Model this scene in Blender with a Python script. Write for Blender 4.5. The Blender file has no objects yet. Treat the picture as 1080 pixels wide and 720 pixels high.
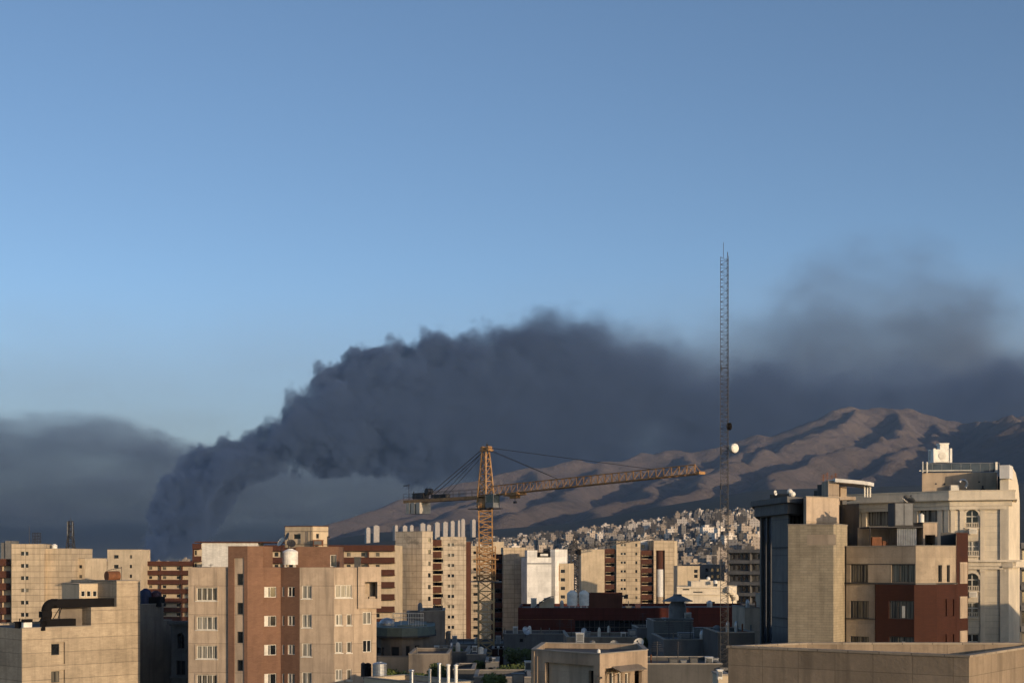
import bpy, bmesh, math, random
import numpy as np
from mathutils import Vector, noise as mnoise
R = math.radians
rnd = random.Random(7)
sc = bpy.context.scene
COL = sc.collection

# ------------------------------------------------------------------ camera, sky, sun, exposure
H = 30.0          # eye height above the streets
F = 1500.0        # focal length in photograph pixels
HY = 592.0        # photograph row of the horizon
SUN_AZ, SUN_EL = 139.0, 8.0
cam = bpy.data.cameras.new('camera'); cam.sensor_width = 36.0; cam.lens = 36.0 * F / 1080.0
cam.shift_y = (HY - 360.0) / 1080.0; cam.clip_start = 0.5; cam.clip_end = 60000
camo = bpy.data.objects.new('camera', cam); COL.objects.link(camo)
camo.location = (0, 0, H); camo.rotation_euler = (R(90), 0, 0); sc.camera = camo

w = bpy.data.worlds.new('World'); sc.world = w; w.use_nodes = True
nt = w.node_tree; bg = nt.nodes['Background']
sky = nt.nodes.new('ShaderNodeTexSky'); sky.sky_type = 'NISHITA'; sky.sun_disc = False
sky.sun_elevation = R(SUN_EL); sky.sun_rotation = R(SUN_AZ); sky.altitude = 1500
sky.air_density = 0.8; sky.dust_density = 2.5; sky.ozone_density = 1.7
nt.links.new(sky.outputs[0], bg.inputs[0]); bg.inputs[1].default_value = 0.15

sl = bpy.data.lights.new('sun', 'SUN'); sl.energy = 3.25; sl.angle = R(0.5); sl.color = (1.0, 0.75, 0.49)
so = bpy.data.objects.new('sun', sl); COL.objects.link(so)
sd = Vector((math.sin(R(SUN_AZ)) * math.cos(R(SUN_EL)), math.cos(R(SUN_AZ)) * math.cos(R(SUN_EL)), math.sin(R(SUN_EL))))
so.rotation_euler = (-sd).to_track_quat('-Z', 'Y').to_euler(); so.location = (80, -80, 120)
sc.view_settings.view_transform = 'Standard'; sc.view_settings.look = 'None'
sc.view_settings.exposure = 0.2; sc.view_settings.gamma = 1.0
sc.render.engine = 'CYCLES'
cy = sc.cycles
cy.use_denoising = True; cy.max_bounces = 5; cy.diffuse_bounces = 2; cy.glossy_bounces = 2
cy.transmission_bounces = 2; cy.volume_bounces = 1; cy.transparent_max_bounces = 8
cy.volume_max_steps = 256; cy.use_adaptive_sampling = True; cy.adaptive_threshold = 0.02

# ------------------------------------------------------------------ measuring helpers (photo pixel + distance -> place)
def P(px, Y): return ((px - 540.0) / F * Y, Y)
def Z(py, Y): return H + (HY - py) / F * Y
def PT(px, py, Y): return Vector(((px - 540.0) / F * Y, Y, Z(py, Y)))

# ------------------------------------------------------------------ mesh helpers
class MB:
    def __init__(s): s.v = []; s.f = []; s.uv = []; s.m = []
    def face(s, pts, uv=None, m=0):
        i = len(s.v); s.v += [tuple(p) for p in pts]; s.f.append(tuple(range(i, i + len(pts)))); s.m.append(m)
        if uv is None:
            a, b, c = Vector(pts[0]), Vector(pts[1]), Vector(pts[2])
            n = (b - a).cross(c - a)
            if abs(n.z) > max(abs(n.x), abs(n.y)): uv = [(p[0], p[1]) for p in pts]
            else:
                t = Vector((-n.y, n.x, 0));  t = t.normalized() if t.length > 1e-9 else Vector((1, 0, 0))
                uv = [(p[0] * t.x + p[1] * t.y, p[2]) for p in pts]
        s.uv += uv
    def obox(s, o, a, b, c, m=0):           # corner o, three edge vectors
        o, a, b, c = Vector(o), Vector(a), Vector(b), Vector(c)
        q = [o, o + a, o + a + b, o + b, o + c, o + a + c, o + a + b + c, o + b + c]
        for f in ((0, 3, 2, 1), (4, 5, 6, 7), (0, 1, 5, 4), (1, 2, 6, 5), (2, 3, 7, 6), (3, 0, 4, 7)):
            s.face([q[k] for k in f], m=m)
    def box(s, x0, y0, z0, x1, y1, z1, m=0): s.obox((x0, y0, z0), (x1 - x0, 0, 0), (0, y1 - y0, 0), (0, 0, z1 - z0), m)
    def tube(s, p, q, r, n=6, r2=None, m=0, cap=True):
        p, q = Vector(p), Vector(q); d = (q - p).normalized(); r2 = r if r2 is None else r2
        a = d.orthogonal().normalized(); b = d.cross(a)
        A = [p + (a * math.cos(2 * math.pi * k / n) + b * math.sin(2 * math.pi * k / n)) * r for k in range(n)]
        B = [q + (a * math.cos(2 * math.pi * k / n) + b * math.sin(2 * math.pi * k / n)) * r2 for k in range(n)]
        for k in range(n): s.face([A[k], A[(k + 1) % n], B[(k + 1) % n], B[k]], m=m)
        if cap: s.face(A[::-1], m=m); s.face(B, m=m)
    def lathe(s, c, prof, n=20, m=0):       # prof: list of (r, z)
        c = Vector(c)
        for (r0, z0), (r1, z1) in zip(prof, prof[1:]):
            for k in range(n):
                t0, t1 = 2 * math.pi * k / n, 2 * math.pi * (k + 1) / n
                q = [c + Vector((r0 * math.cos(t0), r0 * math.sin(t0), z0)), c + Vector((r0 * math.cos(t1), r0 * math.sin(t1), z0)),
                     c + Vector((r1 * math.cos(t1), r1 * math.sin(t1), z1)), c + Vector((r1 * math.cos(t0), r1 * math.sin(t0), z1))]
                if r0 < 1e-6: q = [q[0], q[2], q[3]]
                elif r1 < 1e-6: q = [q[0], q[1], q[2]]
                s.face(q, m=m)
    def prism(s, plan, z0, z1, m=0):
        n = len(plan)
        for k in range(n):
            a, b = plan[k], plan[(k + 1) % n]
            s.face([(a[0], a[1], z0), (b[0], b[1], z0), (b[0], b[1], z1), (a[0], a[1], z1)], m=m)
        s.face([(p[0], p[1], z1) for p in plan], m=m); s.face([(p[0], p[1], z0) for p in plan][::-1], m=m)
    def build(s, name, mats, parent=None, label=None, smooth=False):
        L = world_loc(parent)
        me = bpy.data.meshes.new(name)
        me.from_pydata([(x - L.x, y - L.y, z - L.z) for x, y, z in s.v], [], s.f)
        ul = me.uv_layers.new(name='UVMap')
        ul.data.foreach_set('uv', [c for q in s.uv for c in q])
        if not isinstance(mats, (list, tuple)): mats = [mats]
        for mm in mats: me.materials.append(mm)
        me.polygons.foreach_set('material_index', s.m)
        if smooth: me.polygons.foreach_set('use_smooth', [True] * len(s.f))
        o = bpy.data.objects.new(name, me); COL.objects.link(o)
        if parent is not None: o.parent = parent
        if label: o['label'] = label
        return o
def world_loc(o):
    L = Vector((0, 0, 0))
    while o is not None: L = L + Vector(o.location); o = o.parent
    return L
def thing(name, label, cat, loc, group=None):
    o = bpy.data.objects.new(name, None); COL.objects.link(o); o.location = loc; o.empty_display_size = .5
    o['label'] = label; o['category'] = cat
    if group: o['group'] = group
    return o
def tag(o, label, cat, group=None):
    o['label'] = label; o['category'] = cat
    if group: o['group'] = group
    return o
def struct(o, kind='structure'): o['kind'] = kind; return o
def solo(name, mb, mats, label, cat, loc, group=None, smooth=False):   # a thing that is one mesh, origin at its base
    e = bpy.data.objects.new('tmp', None); e.location = loc
    o = mb.build(name, mats, e, smooth=smooth); o.parent = None; o.location = loc
    bpy.data.objects.remove(e)
    return tag(o, label, cat, group)
def copy_tree(o, parent=None):
    c = o.copy(); COL.objects.link(c)
    if parent is not None: c.parent = parent
    for ch in list(o.children): copy_tree(ch, c)
    return c

# ------------------------------------------------------------------ materials
def newmat(name):
    m = bpy.data.materials.new(name); m.use_nodes = True
    n = m.node_tree.nodes; return m, n, m.node_tree.links, n['Principled BSDF']
def mathn(n, l, op, a, b=None, c=None, clamp=False):
    k = n.new('ShaderNodeMath'); k.operation = op; k.use_clamp = clamp
    for i, x in enumerate((a, b, c)):
        if x is None: continue
        if isinstance(x, (int, float)): k.inputs[i].default_value = x
        else: l.new(x, k.inputs[i])
    return k.outputs[0]
def mixc(n, l, f, a, b, mode='MIX'):
    k = n.new('ShaderNodeMix'); k.data_type = 'RGBA'; k.blend_type = mode
    for s, x in ((0, f), (6, a), (7, b)):
        if isinstance(x, (int, float)): k.inputs[s].default_value = x
        elif isinstance(x, tuple): k.inputs[s].default_value = (*x, 1)
        else: l.new(x, k.inputs[s])
    return k.outputs[2]
def ntex(n, l, vec, scale, detail=4, rough=.6, mscale=None):
    if mscale:
        mp = n.new('ShaderNodeMapping'); mp.inputs['Scale'].default_value = mscale; l.new(vec, mp.inputs[0]); vec = mp.outputs[0]
    t = n.new('ShaderNodeTexNoise'); t.inputs['Scale'].default_value = scale; t.inputs['Detail'].default_value = detail
    t.inputs['Roughness'].default_value = rough; l.new(vec, t.inputs['Vector']); return t.outputs['Fac']
def remap(n, l, x, a, b, c=0., d=1.):
    k = n.new('ShaderNodeMapRange'); l.new(x, k.inputs[0])
    for i, q in enumerate((a, b, c, d)): k.inputs[i + 1].default_value = q
    return k.outputs[0]
def wall_mat(name, col, seam=None, var=.22, streak=.3, rough=.85, bump=.25, brick=None, stain=0.):
    m, n, l, p = newmat(name)
    tc = n.new('ShaderNodeTexCoord'); uv = tc.outputs['UV']
    dark = tuple(c * .62 for c in col); lite = tuple(min(1, c * 1.16) for c in col)
    big = ntex(n, l, uv, .28, 6, .65); fine = ntex(n, l, uv, 6., 4, .7)
    c = mixc(n, l, remap(n, l, big, .3, .72), dark if var > .3 else tuple(x * (1 - var) for x in col), lite)
    c = mixc(n, l, mathn(n, l, 'MULTIPLY', remap(n, l, fine, .35, .7), var * .6), c, tuple(x * .7 for x in col))
    mid = ntex(n, l, uv, 1.5, 6, .7)
    c = mixc(n, l, mathn(n, l, 'MULTIPLY', remap(n, l, mid, .5, .68), min(.6, var * 1.3)), c, tuple(x * .66 for x in col))
    if streak:
        st = ntex(n, l, uv, 1., 5, .6, (1.6, .10, 1))
        c = mixc(n, l, mathn(n, l, 'MULTIPLY', remap(n, l, st, .47, .64), streak), c, tuple(x * .45 for x in col))
    if stain:
        sn = ntex(n, l, uv, .16, 7, .7)
        c = mixc(n, l, mathn(n, l, 'MULTIPLY', remap(n, l, sn, .56, .62), stain), c, tuple(x * .5 for x in (.30, .26, .2)))
    hgt = fine
    for sm in ([seam] if seam else []) + ([brick] if brick else []):
        bw, bh, mort, dk = sm[:4]
        b = n.new('ShaderNodeTexBrick'); b.offset = .5 if sm is brick else 0.; b.squash = 1
        b.inputs['Scale'].default_value = 1; b.inputs['Mortar Size'].default_value = mort
        b.inputs['Brick Width'].default_value = bw; b.inputs['Row Height'].default_value = bh; b.inputs['Mortar Smooth'].default_value = .2
        b.inputs['Color1'].default_value = (1, 1, 1, 1); b.inputs['Color2'].default_value = (.84, .84, .84, 1); b.inputs['Mortar'].default_value = (dk, dk, dk, 1)
        l.new(uv, b.inputs['Vector'])
        c = mixc(n, l, 1.0, c, b.outputs['Color'], 'MULTIPLY')
    l.new(c, p.inputs['Base Color']); p.inputs['Roughness'].default_value = rough
    p.inputs['Specular IOR Level'].default_value = .25
    bp = n.new('ShaderNodeBump'); bp.inputs['Strength'].default_value = bump; bp.inputs['Distance'].default_value = .03
    l.new(hgt, bp.inputs['Height']); l.new(bp.outputs[0], p.inputs['Normal'])
    return m
def plain(name, col, rough=.6, metal=0., var=.25, spec=.4):
    m, n, l, p = newmat(name); tc = n.new('ShaderNodeTexCoord')
    f = ntex(n, l, tc.outputs['Object'], 1.7, 5, .65)
    l.new(mixc(n, l, remap(n, l, f, .3, .7), tuple(c * (1 - var) for c in col), tuple(min(1, c * (1 + var * .6)) for c in col)), p.inputs['Base Color'])
    p.inputs['Roughness'].default_value = rough; p.inputs['Metallic'].default_value = metal; p.inputs['Specular IOR Level'].default_value = spec
    return m
def glass(name, col, rough=.08, stripe=None):
    m, n, l, p = newmat(name); tc = n.new('ShaderNodeTexCoord')
    f = ntex(n, l, tc.outputs['UV'], .8, 2, .5)
    c = mixc(n, l, remap(n, l, f, .35, .65), tuple(x * .5 for x in col), col)
    if stripe:
        s = ntex(n, l, tc.outputs['UV'], 1, 3, .5, (9, .15, 1))
        c = mixc(n, l, remap(n, l, s, .4, .6), c, stripe)
    l.new(c, p.inputs['Base Color']); p.inputs['Roughness'].default_value = rough; p.inputs['IOR'].default_value = 1.5
    return m
M = {}
M['tan'] = wall_mat('tan_render', (.50, .39, .285), seam=(30, 3.05, .03, .5), streak=.55, var=.3)
M['tan2'] = wall_mat('tan_stone', (.47, .37, .27), streak=.4, seam=(3.4, 1.5, .012, .75))
M['cream'] = wall_mat('cream_panels', (.55, .44, .305), seam=(3.4, 1.45, .07, .5), streak=.35)
M['cream_plain'] = wall_mat('cream_render', (.55, .445, .31), streak=.25)
M['stained'] = wall_mat('stained_panels', (.54, .45, .34), seam=(3.4, 1.45, .07, .55), streak=.45, stain=.55)
M['concrete_wall'] = wall_mat('sand_brick_wall', (.51, .41, .29), seam=(60, 1.45, .05, .62), streak=.4, brick=(.5, .16, .012, .86), var=.3)
M['brown'] = wall_mat('brown_brick', (.22, .122, .078), streak=.2, brick=(.42, .14, .012, .8))
M['band'] = wall_mat('dark_brown_band', (.085, .033, .020), streak=.3)
M['redbrick'] = wall_mat('red_brick', (.056, .019, .011), streak=.2, brick=(.42, .13, .014, .75))
M['oxblood'] = wall_mat('oxblood_cladding', (.085, .020, .013), streak=.3, seam=(2.4, 1.5, .03, .6))  # red lowered too, part of the shade sits in the base colour
M['stone'] = wall_mat('mottled_travertine', (.43, .345, .25), var=.55, streak=.3, stain=.35, seam=(2.6, 1.9, .012, .7))
M['tilestone'] = wall_mat('thin_course_stone', (.40, .335, .235), streak=.35, brick=(.7, .22, .02, .72), var=.3)
M['grey'] = wall_mat('grey_concrete', (.15, .145, .14), streak=.45, var=.32)  # base darkened to deepen the shade on shaded walls and roofs
M['greyseam'] = wall_mat('grey_stone_panels', (.175, .17, .16), seam=(3.2, 3.4, .03, .55), streak=.3)  # panels toned down, shade of the low roofs put into the colour
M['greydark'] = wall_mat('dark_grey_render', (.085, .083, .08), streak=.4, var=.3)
M['greybrown'] = wall_mat('grey_brown_render', (.215, .18, .145), streak=.5, var=.35)  # render colour lowered so that shaded blocks look deeper in shade
M['peach'] = wall_mat('peach_render', (.44, .335, .24), streak=.6, var=.45, seam=(30, 1.6, .02, .7))
M['white'] = wall_mat('white_brick', (.66, .63, .57), streak=.25, brick=(.6, .22, .02, .86))
M['white_panel'] = wall_mat('white_cladding', (.74, .72, .68), streak=.2, seam=(3.2, 1.5, .02, .85))
M['ivory'] = wall_mat('ivory_stone', (.69, .60, .46), streak=.2, seam=(60, .62, .03, .74))
M['ivory_plain'] = wall_mat('ivory_moulding', (.69, .60, .465), streak=.3)
M['roof'] = wall_mat('roof_felt', (.10, .094, .088), streak=0, var=.4)
M['rooflight'] = wall_mat('pale_roof', (.22, .20, .18), streak=0, var=.35)
M['coping'] = wall_mat('coping_stone', (.30, .265, .22), streak=0, var=.3)
M['glassd'] = glass('dark_glass', (.02, .023, .026))
M['glassb'] = glass('blue_glass', (.05, .06, .075), .05)
M['curtain'] = glass('curtained_glass', (.10, .10, .09), .15, (.34, .32, .27))
M['curtain2'] = glass('half_curtained_glass', (.03, .03, .03), .1, (.20, .18, .14))
M['frame_w'] = plain('white_frame', (.62, .58, .50), .5)
M['frame_d'] = plain('dark_frame', (.05, .045, .04), .5)
M['black'] = plain('black_felt', (.009, .008, .008), .85, 0., .25, .12)
M['steel'] = plain('galvanised_steel', (.42, .43, .44), .42, .75)
M['greypaint'] = plain('grey_paint', (.15, .155, .16), .55)
M['whitep'] = plain('white_plastic', (.74, .71, .64), .45)
M['greenroof'] = plain('weathered_green_metal', (.10, .13, .115), .6)
M['bluepl'] = plain('blue_plastic', (.012, .02, .06), .6)
M['maroon'] = plain('maroon_plastic', (.06, .02, .025), .6)
M['orange'] = plain('crane_ochre_paint', (.35, .185, .068), .55, 0., .45)
M['ochre2'] = plain('faded_ochre_paint', (.50, .33, .15), .6, 0., .4)
M['cable'] = plain('steel_cable', (.05, .045, .045), .6)
M['mastm'] = plain('mast_steel', (.04, .038, .038), .6, .1)
M['darkcrane'] = plain('dark_crane_paint', (.03, .028, .03), .6)
M['concblock'] = plain('concrete_block', (.45, .40, .33), .8)
M['bark'] = plain('bark', (.07, .05, .035), .9)
M['redrust'] = plain('rusty_sheet', (.18, .07, .03), .8, 0, .5)

# ------------------------------------------------------------------ building helpers
def wdir(P0, P1):
    d = Vector((P1[0] - P0[0], P1[1] - P0[1], 0)); L = d.length; d /= L
    return d, Vector((d.y, -d.x, 0)), L
def u_at(P0, P1, px):
    d, n, L = wdir(P0, P1); k = (px - 540.0) / F
    return (k * P0[1] - P0[0]) / (d.x - k * d.y)
def hole_px(P0, P1, x0, x1, y0, y1):
    d, n, L = wdir(P0, P1); u0, u1 = u_at(P0, P1, x0), u_at(P0, P1, x1)
    Y = P0[1] + d.y * (u0 + u1) / 2
    return (u0, u1, Z(y1, Y), Z(y0, Y))
def wpt(P0, P1, u, z, off=0.):
    d, n, L = wdir(P0, P1); return Vector((P0[0], P0[1], 0)) + d * u + n * off + Vector((0, 0, z))
def wbox(mb, P0, P1, u0, u1, z0, z1, d0, d1, m=0):
    d, n, L = wdir(P0, P1)
    mb.obox(wpt(P0, P1, u0, z0, d1), d * (u1 - u0), -n * (d1 - d0), Vector((0, 0, z1 - z0)), m)
def facade(mb, P0, P1, z0, z1, holes=(), depth=.25, off=0., m=0, u_range=None):
    d, n, L = wdir(P0, P1); a, b = u_range or (0, L)
    hs = [(max(a, h[0]), min(b, h[1]), max(z0, h[2]), min(z1, h[3])) for h in holes]
    hs = [h for h in hs if h[1] - h[0] > .02 and h[3] - h[2] > .02]
    us = sorted({a, b} | {h[0] for h in hs} | {h[1] for h in hs}); zs = sorted({z0, z1} | {h[2] for h in hs} | {h[3] for h in hs})
    def Q(u, z, o=0.): return wpt(P0, P1, u, z, off + o)
    for ua, ub in zip(us, us[1:]):
        for za, zb in zip(zs, zs[1:]):
            cu, cz = (ua + ub) / 2, (za + zb) / 2
            if any(h[0] < cu < h[1] and h[2] < cz < h[3] for h in hs): continue
            mb.face([Q(ua, za), Q(ub, za), Q(ub, zb), Q(ua, zb)], [(ua, za), (ub, za), (ub, zb), (ua, zb)], m)
    for h in hs:
        u0, u1, w0, w1 = h; D = -(h[4] if len(h) > 4 else depth)
        mb.face([Q(u0, w0), Q(u1, w0), Q(u1, w0, D), Q(u0, w0, D)], m=m); mb.face([Q(u0, w1), Q(u0, w1, D), Q(u1, w1, D), Q(u1, w1)], m=m)
        mb.face([Q(u0, w0), Q(u0, w0, D), Q(u0, w1, D), Q(u0, w1)], m=m); mb.face([Q(u1, w0), Q(u1, w1), Q(u1, w1, D), Q(u1, w0, D)], m=m)
def inset(plan, t):
    n = len(plan); out = []
    for k in range(n):
        a, b, c = Vector(plan[k - 1]), Vector(plan[k]), Vector(plan[(k + 1) % n])
        e0, e1 = (b - a).normalized(), (c - b).normalized()
        n0, n1 = Vector((-e0.y, e0.x)), Vector((-e1.y, e1.x))
        den = 1 + n0.dot(n1); q = b + (n0 + n1) * (t / max(.25, den)); out.append((q.x, q.y))
    return out
def block(t, plan, z0, z1, mat, walls={}, parapet=.7, pt=.25, roof='roof', depth=.25, name='wall', coping=True, label=None):
    mb = MB(); n = len(plan)
    for k in range(n): facade(mb, plan[k], plan[(k + 1) % n], z0, z1, walls.get(k, ()), depth)
    ins = inset(plan, pt); zr = z1 - parapet
    for k in range(n):
        a, b, c, d = plan[k], plan[(k + 1) % n], ins[(k + 1) % n], ins[k]
        mb.face([(a[0], a[1], z1), (b[0], b[1], z1), (c[0], c[1], z1), (d[0], d[1], z1)])
        mb.face([(c[0], c[1], zr), (d[0], d[1], zr), (d[0], d[1], z1), (c[0], c[1], z1)])
    if z0 > 1: mb.face([(p[0], p[1], z0) for p in plan][::-1])
    o = mb.build(name, M[mat], t, label)
    rb = MB(); rb.face([(p[0], p[1], zr) for p in ins]); rb.build('roof', M[roof], t)
    if coping:
        cb = MB(); ou, i2 = inset(plan, -.05), inset(plan, pt + .05)
        for k in range(n):
            A, B, C, D = ou[k], ou[(k + 1) % n], i2[(k + 1) % n], i2[k]
            zz = z1 + .004; q = [(A[0], A[1]), (B[0], B[1]), (C[0], C[1]), (D[0], D[1])]
            cb.face([(x, y, zz + .08) for x, y in q])
            cb.face([(A[0], A[1], zz), (B[0], B[1], zz), (B[0], B[1], zz + .08), (A[0], A[1], zz + .08)])
            cb.face([(C[0], C[1], zz), (D[0], D[1], zz), (D[0], D[1], zz + .08), (C[0], C[1], zz + .08)])
            cb.face([(x, y, zz) for x, y in q][::-1])
        cb.build('coping', M['coping'] if coping is True else M[coping], t)
    return o
def win(t, P0, P1, h, depth=.2, mull=1, style=None, fr='frame_w', w=.07, sill=False, rail=False):
    u0, u1, z0, z1 = h[:4]; style = style or rnd.choice(['curtain', 'curtain2', 'glassd', 'curtain'])
    fb = MB(); a, b = -depth + .03, -depth + .12; e = .004
    wbox(fb, P0, P1, u0 + e, u1 - e, z0 + e, z0 + w, a, b); wbox(fb, P0, P1, u0 + e, u1 - e, z1 - w, z1 - e, a, b)
    wbox(fb, P0, P1, u0 + e, u0 + w, z0 + w, z1 - w, a, b); wbox(fb, P0, P1, u1 - w, u1 - e, z0 + w, z1 - w, a, b)
    for k in range(1, mull + 1):
        c = u0 + (u1 - u0) * k / (mull + 1); wbox(fb, P0, P1, c - w / 2, c + w / 2, z0 + w, z1 - w, a, b)
    if rail:
        c = z0 + (z1 - z0) * .62; wbox(fb, P0, P1, u0 + w, u1 - w, c - w / 2, c + w / 2, a + .01, b - .01)
    f = fb.build('window', M[fr], t)
    pb = MB(); pb.face([wpt(P0, P1, u, z, -depth + .035) for u, z in ((u0, z0), (u1, z0), (u1, z1), (u0, z1))]); pb.build('pane', M[style], f)
    if sill:
        sb = MB(); wbox(sb, P0, P1, u0 - .1, u1 + .1, z0 - .1, z0 - .003, -.02, .10); sb.build('sill', M['frame_w'], f)
    return f
def slot(t, P0, P1, h, depth=.35, mid=True):     # the small twin windows of the far towers
    u0, u1, z0, z1 = h[:4]; mb = MB()
    mb.face([wpt(P0, P1, u, z, -depth + .02) for u, z in ((u0, z0), (u1, z0), (u1, z1), (u0, z1))], m=0)
    if mid:
        c = (u0 + u1) / 2; wbox(mb, P0, P1, c - .12, c + .12, z0 + .01, z1 - .01, -depth + .03, -depth + .15, 1)
    return mb.build('window', [M[rnd.choice(['glassd', 'glassd', 'curtain2'])], M['frame_w']], t)
def quadplan(x0, Y0, x1, Y1, depth, xr=None):    # front edge from (x0,Y0) to (x1,Y1) in pixels, going back by depth
    a, b = P(x0, Y0), P(x1, Y1); d, n, L = wdir(a, b)
    return [a, b, (b[0] - n.x * depth, b[1] - n.y * depth), (a[0] - n.x * depth, a[1] - n.y * depth)]
def base(plan): return (sum(p[0] for p in plan) / len(plan), sum(p[1] for p in plan) / len(plan), 0)
def rows(x0, x1, y0, y1, dy, n): return [(x0, x1, y0 + dy * i, y1 + dy * i) for i in range(n)]
# ------------------------------------------------------------------ ground, mountains
def city_z(x, y):
    px = 540 + F * x / np.maximum(y, 1.)
    top = np.interp(px, [-400, 0, 200, 400, 520, 600, 700, 800, 1100], [8, 12, 22, 70, 74, 84, 112, 138, 150])
    s = np.clip((y - 750) / 1850., 0, 1.35)
    return np.where(y < 750, 0., top * s ** 1.25)
def grid_mesh(name, xs, ys, zs, mat):
    nx, ny = len(xs), len(ys); X, Y = np.meshgrid(xs, ys)
    v = np.stack([X, Y, zs], -1).reshape(-1, 3)
    i = np.arange(nx * ny).reshape(ny, nx); q = np.stack([i[:-1, :-1], i[:-1, 1:], i[1:, 1:], i[1:, :-1]], -1).reshape(-1, 4)
    me = bpy.data.meshes.new(name); me.vertices.add(len(v)); me.vertices.foreach_set('co', v.ravel())
    me.loops.add(q.size); me.loops.foreach_set('vertex_index', q.ravel())
    me.polygons.add(len(q)); me.polygons.foreach_set('loop_start', np.arange(0, q.size, 4)); me.polygons.foreach_set('loop_total', np.full(len(q), 4))
    me.polygons.foreach_set('use_smooth', np.ones(len(q), bool)); me.update(); me.validate()
    me.materials.append(mat); o = bpy.data.objects.new(name, me); COL.objects.link(o); return struct(o)
def earth_mat(name, a, b, c, sc_, bump=.4, dist=6.):
    m, n, l, p = newmat(name); geo = n.new('ShaderNodeNewGeometry'); pos = geo.outputs['Position']
    f1 = ntex(n, l, pos, sc_, 8, .62); f2 = ntex(n, l, pos, sc_ * 6, 6, .65)
    col = mixc(n, l, remap(n, l, f1, .35, .65), a, b)
    col = mixc(n, l, remap(n, l, f2, .48, .68), col, c)
    l.new(col, p.inputs['Base Color']); p.inputs['Roughness'].default_value = .95; p.inputs['Specular IOR Level'].default_value = .1
    f3 = ntex(n, l, pos, sc_ * 16, 9, .75)
    bp = n.new('ShaderNodeBump'); bp.inputs['Strength'].default_value = bump; bp.inputs['Distance'].default_value = dist
    l.new(f3, bp.inputs['Height']); l.new(bp.outputs[0], p.inputs['Normal']); return m
M['ground'] = earth_mat('city_ground', (.045, .045, .036), (.06, .056, .048), (.03, .04, .02), .02, .2, 1.)
M['rock'] = earth_mat('mountain_rock', (.185, .148, .126), (.25, .20, .168), (.15, .125, .108), .0024, 1.0, 26.)
xs = np.concatenate([np.linspace(-40000, -3600, 12), np.linspace(-3500, 3500, 180), np.linspace(3600, 40000, 12)])
ys = np.concatenate([np.linspace(-400, 700, 12), np.linspace(750, 3000, 90), np.linspace(3100, 7000, 12), np.linspace(9000, 50000, 10)])
gx, gy = np.meshgrid(xs, ys)
gz = city_z(gx, gy)
gz = np.where(gy > 3300, gz * np.clip(1 - (gy - 3300) / 1500, 0, 1), gz)
grid_mesh('ground', xs, ys, gz, M['ground'])

SKY = [(345, 553, 4800), (390, 540, 5000), (425, 527, 5200), (480, 512, 5300), (527, 501, 5400), (558, 493, 5500), (608, 488, 5600), (635, 487, 5700), (659, 485, 5700),
       (678, 479, 5800), (702, 475, 5800), (729, 478, 5800), (753, 475, 5800), (781, 466, 5900), (795, 460, 5900), (820, 461, 5900), (834, 457, 6000), (858, 446, 6000),
       (879, 434, 6000), (897, 430, 6050), (929, 430, 6100), (957, 433, 6100), (981, 440, 6100), (1006, 445, 6100), (1027, 447, 6000), (1052, 444, 5900), (1080, 440, 5800), (1180, 425, 5800), (1400, 440, 5800)]
SPURS = [
    [(879, 434, 6000), (866, 450, 5600), (832, 467, 5250), (780, 490, 4700), (740, 510, 4200), (706, 533, 3500)],
    [(929, 431, 6100), (938, 455, 5400), (930, 466, 5000), (888, 480, 4600), (838, 500, 4100), (800, 522, 3500)],
    [(795, 460, 5900), (784, 474, 5500), (748, 492, 5100), (715, 505, 4700)],
    [(729, 478, 5800), (722, 490, 5300), (690, 510, 4600), (655, 532, 3800), (625, 552, 3100)],
    [(635, 487, 5700), (618, 503, 5100), (590, 520, 4400), (550, 542, 3600)],
    [(558, 493, 5500), (545, 510, 4900), (500, 533, 4100), (460, 555, 3400)],
    [(480, 512, 5300), (462, 530, 4700), (420, 550, 4000)],
    [(1040, 446, 5950), (1075, 443, 5100), (1130, 450, 4200), (1200, 470, 3400)],
    [(981, 440, 6100), (990, 452, 5700), (975, 466, 5200), (950, 490, 4500), (930, 515, 3900)],
]
mx = np.linspace(-3000, 3600, 520); my = np.linspace(2350, 6700, 330)
X, Y = np.meshgrid(mx, my)
jx = np.zeros_like(X); jr = np.zeros_like(X); jf = np.zeros_like(X)
for i in range(X.shape[0]):
    for j in range(X.shape[1]):
        q = Vector((X[i, j] / 900., Y[i, j] / 900., 1.7))
        jx[i, j] = mnoise.fractal(q, 1., 2., 5)
        jr[i, j] = mnoise.ridged_multi_fractal(Vector((X[i, j] / 300., Y[i, j] / 300., 5.)), .8, 2.1, 7, .95, 2.)
        jf[i, j] = mnoise.fractal(q * 6, .8, 2., 4) + .8 * (mnoise.ridged_multi_fractal(Vector((X[i, j] / 130., Y[i, j] / 170., 9.)), .9, 2.1, 4, .95, 2.) - 1.1)
XX, YY = X + 110 * jx, Y + 130 * np.roll(jx, 57, 1)
hm = np.full_like(X, -400.)
def add_line(pts, s0, s1, p=.93, xw=1.):
    global hm
    v = [PT(*q) for q in pts]
    for a, b in zip(v, v[1:]):
        dx, dy = b.x - a.x, b.y - a.y; L2 = dx * dx + dy * dy
        ax, ay = (X if xw == 0 else XX), (Y if xw == 0 else YY)
        t = np.clip(((ax - a.x) * dx + (ay - a.y) * dy) / L2, 0, 1)
        d = np.hypot(ax - a.x - t * dx, ay - a.y - t * dy)
        z = a.z + (b.z - a.z) * t
        hh = z - s0 * np.maximum(0, np.sqrt(d * d + 12. ** 2) - 12.) ** p
        k = 8.; m = np.maximum(hm, hh); hm = m + k * np.log(np.exp((hm - m) / k) + np.exp((hh - m) / k))
add_line(SKY, .62, 0, .95, 0)
for s in SPURS: add_line(s, .72, 0, .97)
near = np.clip((hm - 120) / 350., 0.1, 1)
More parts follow.
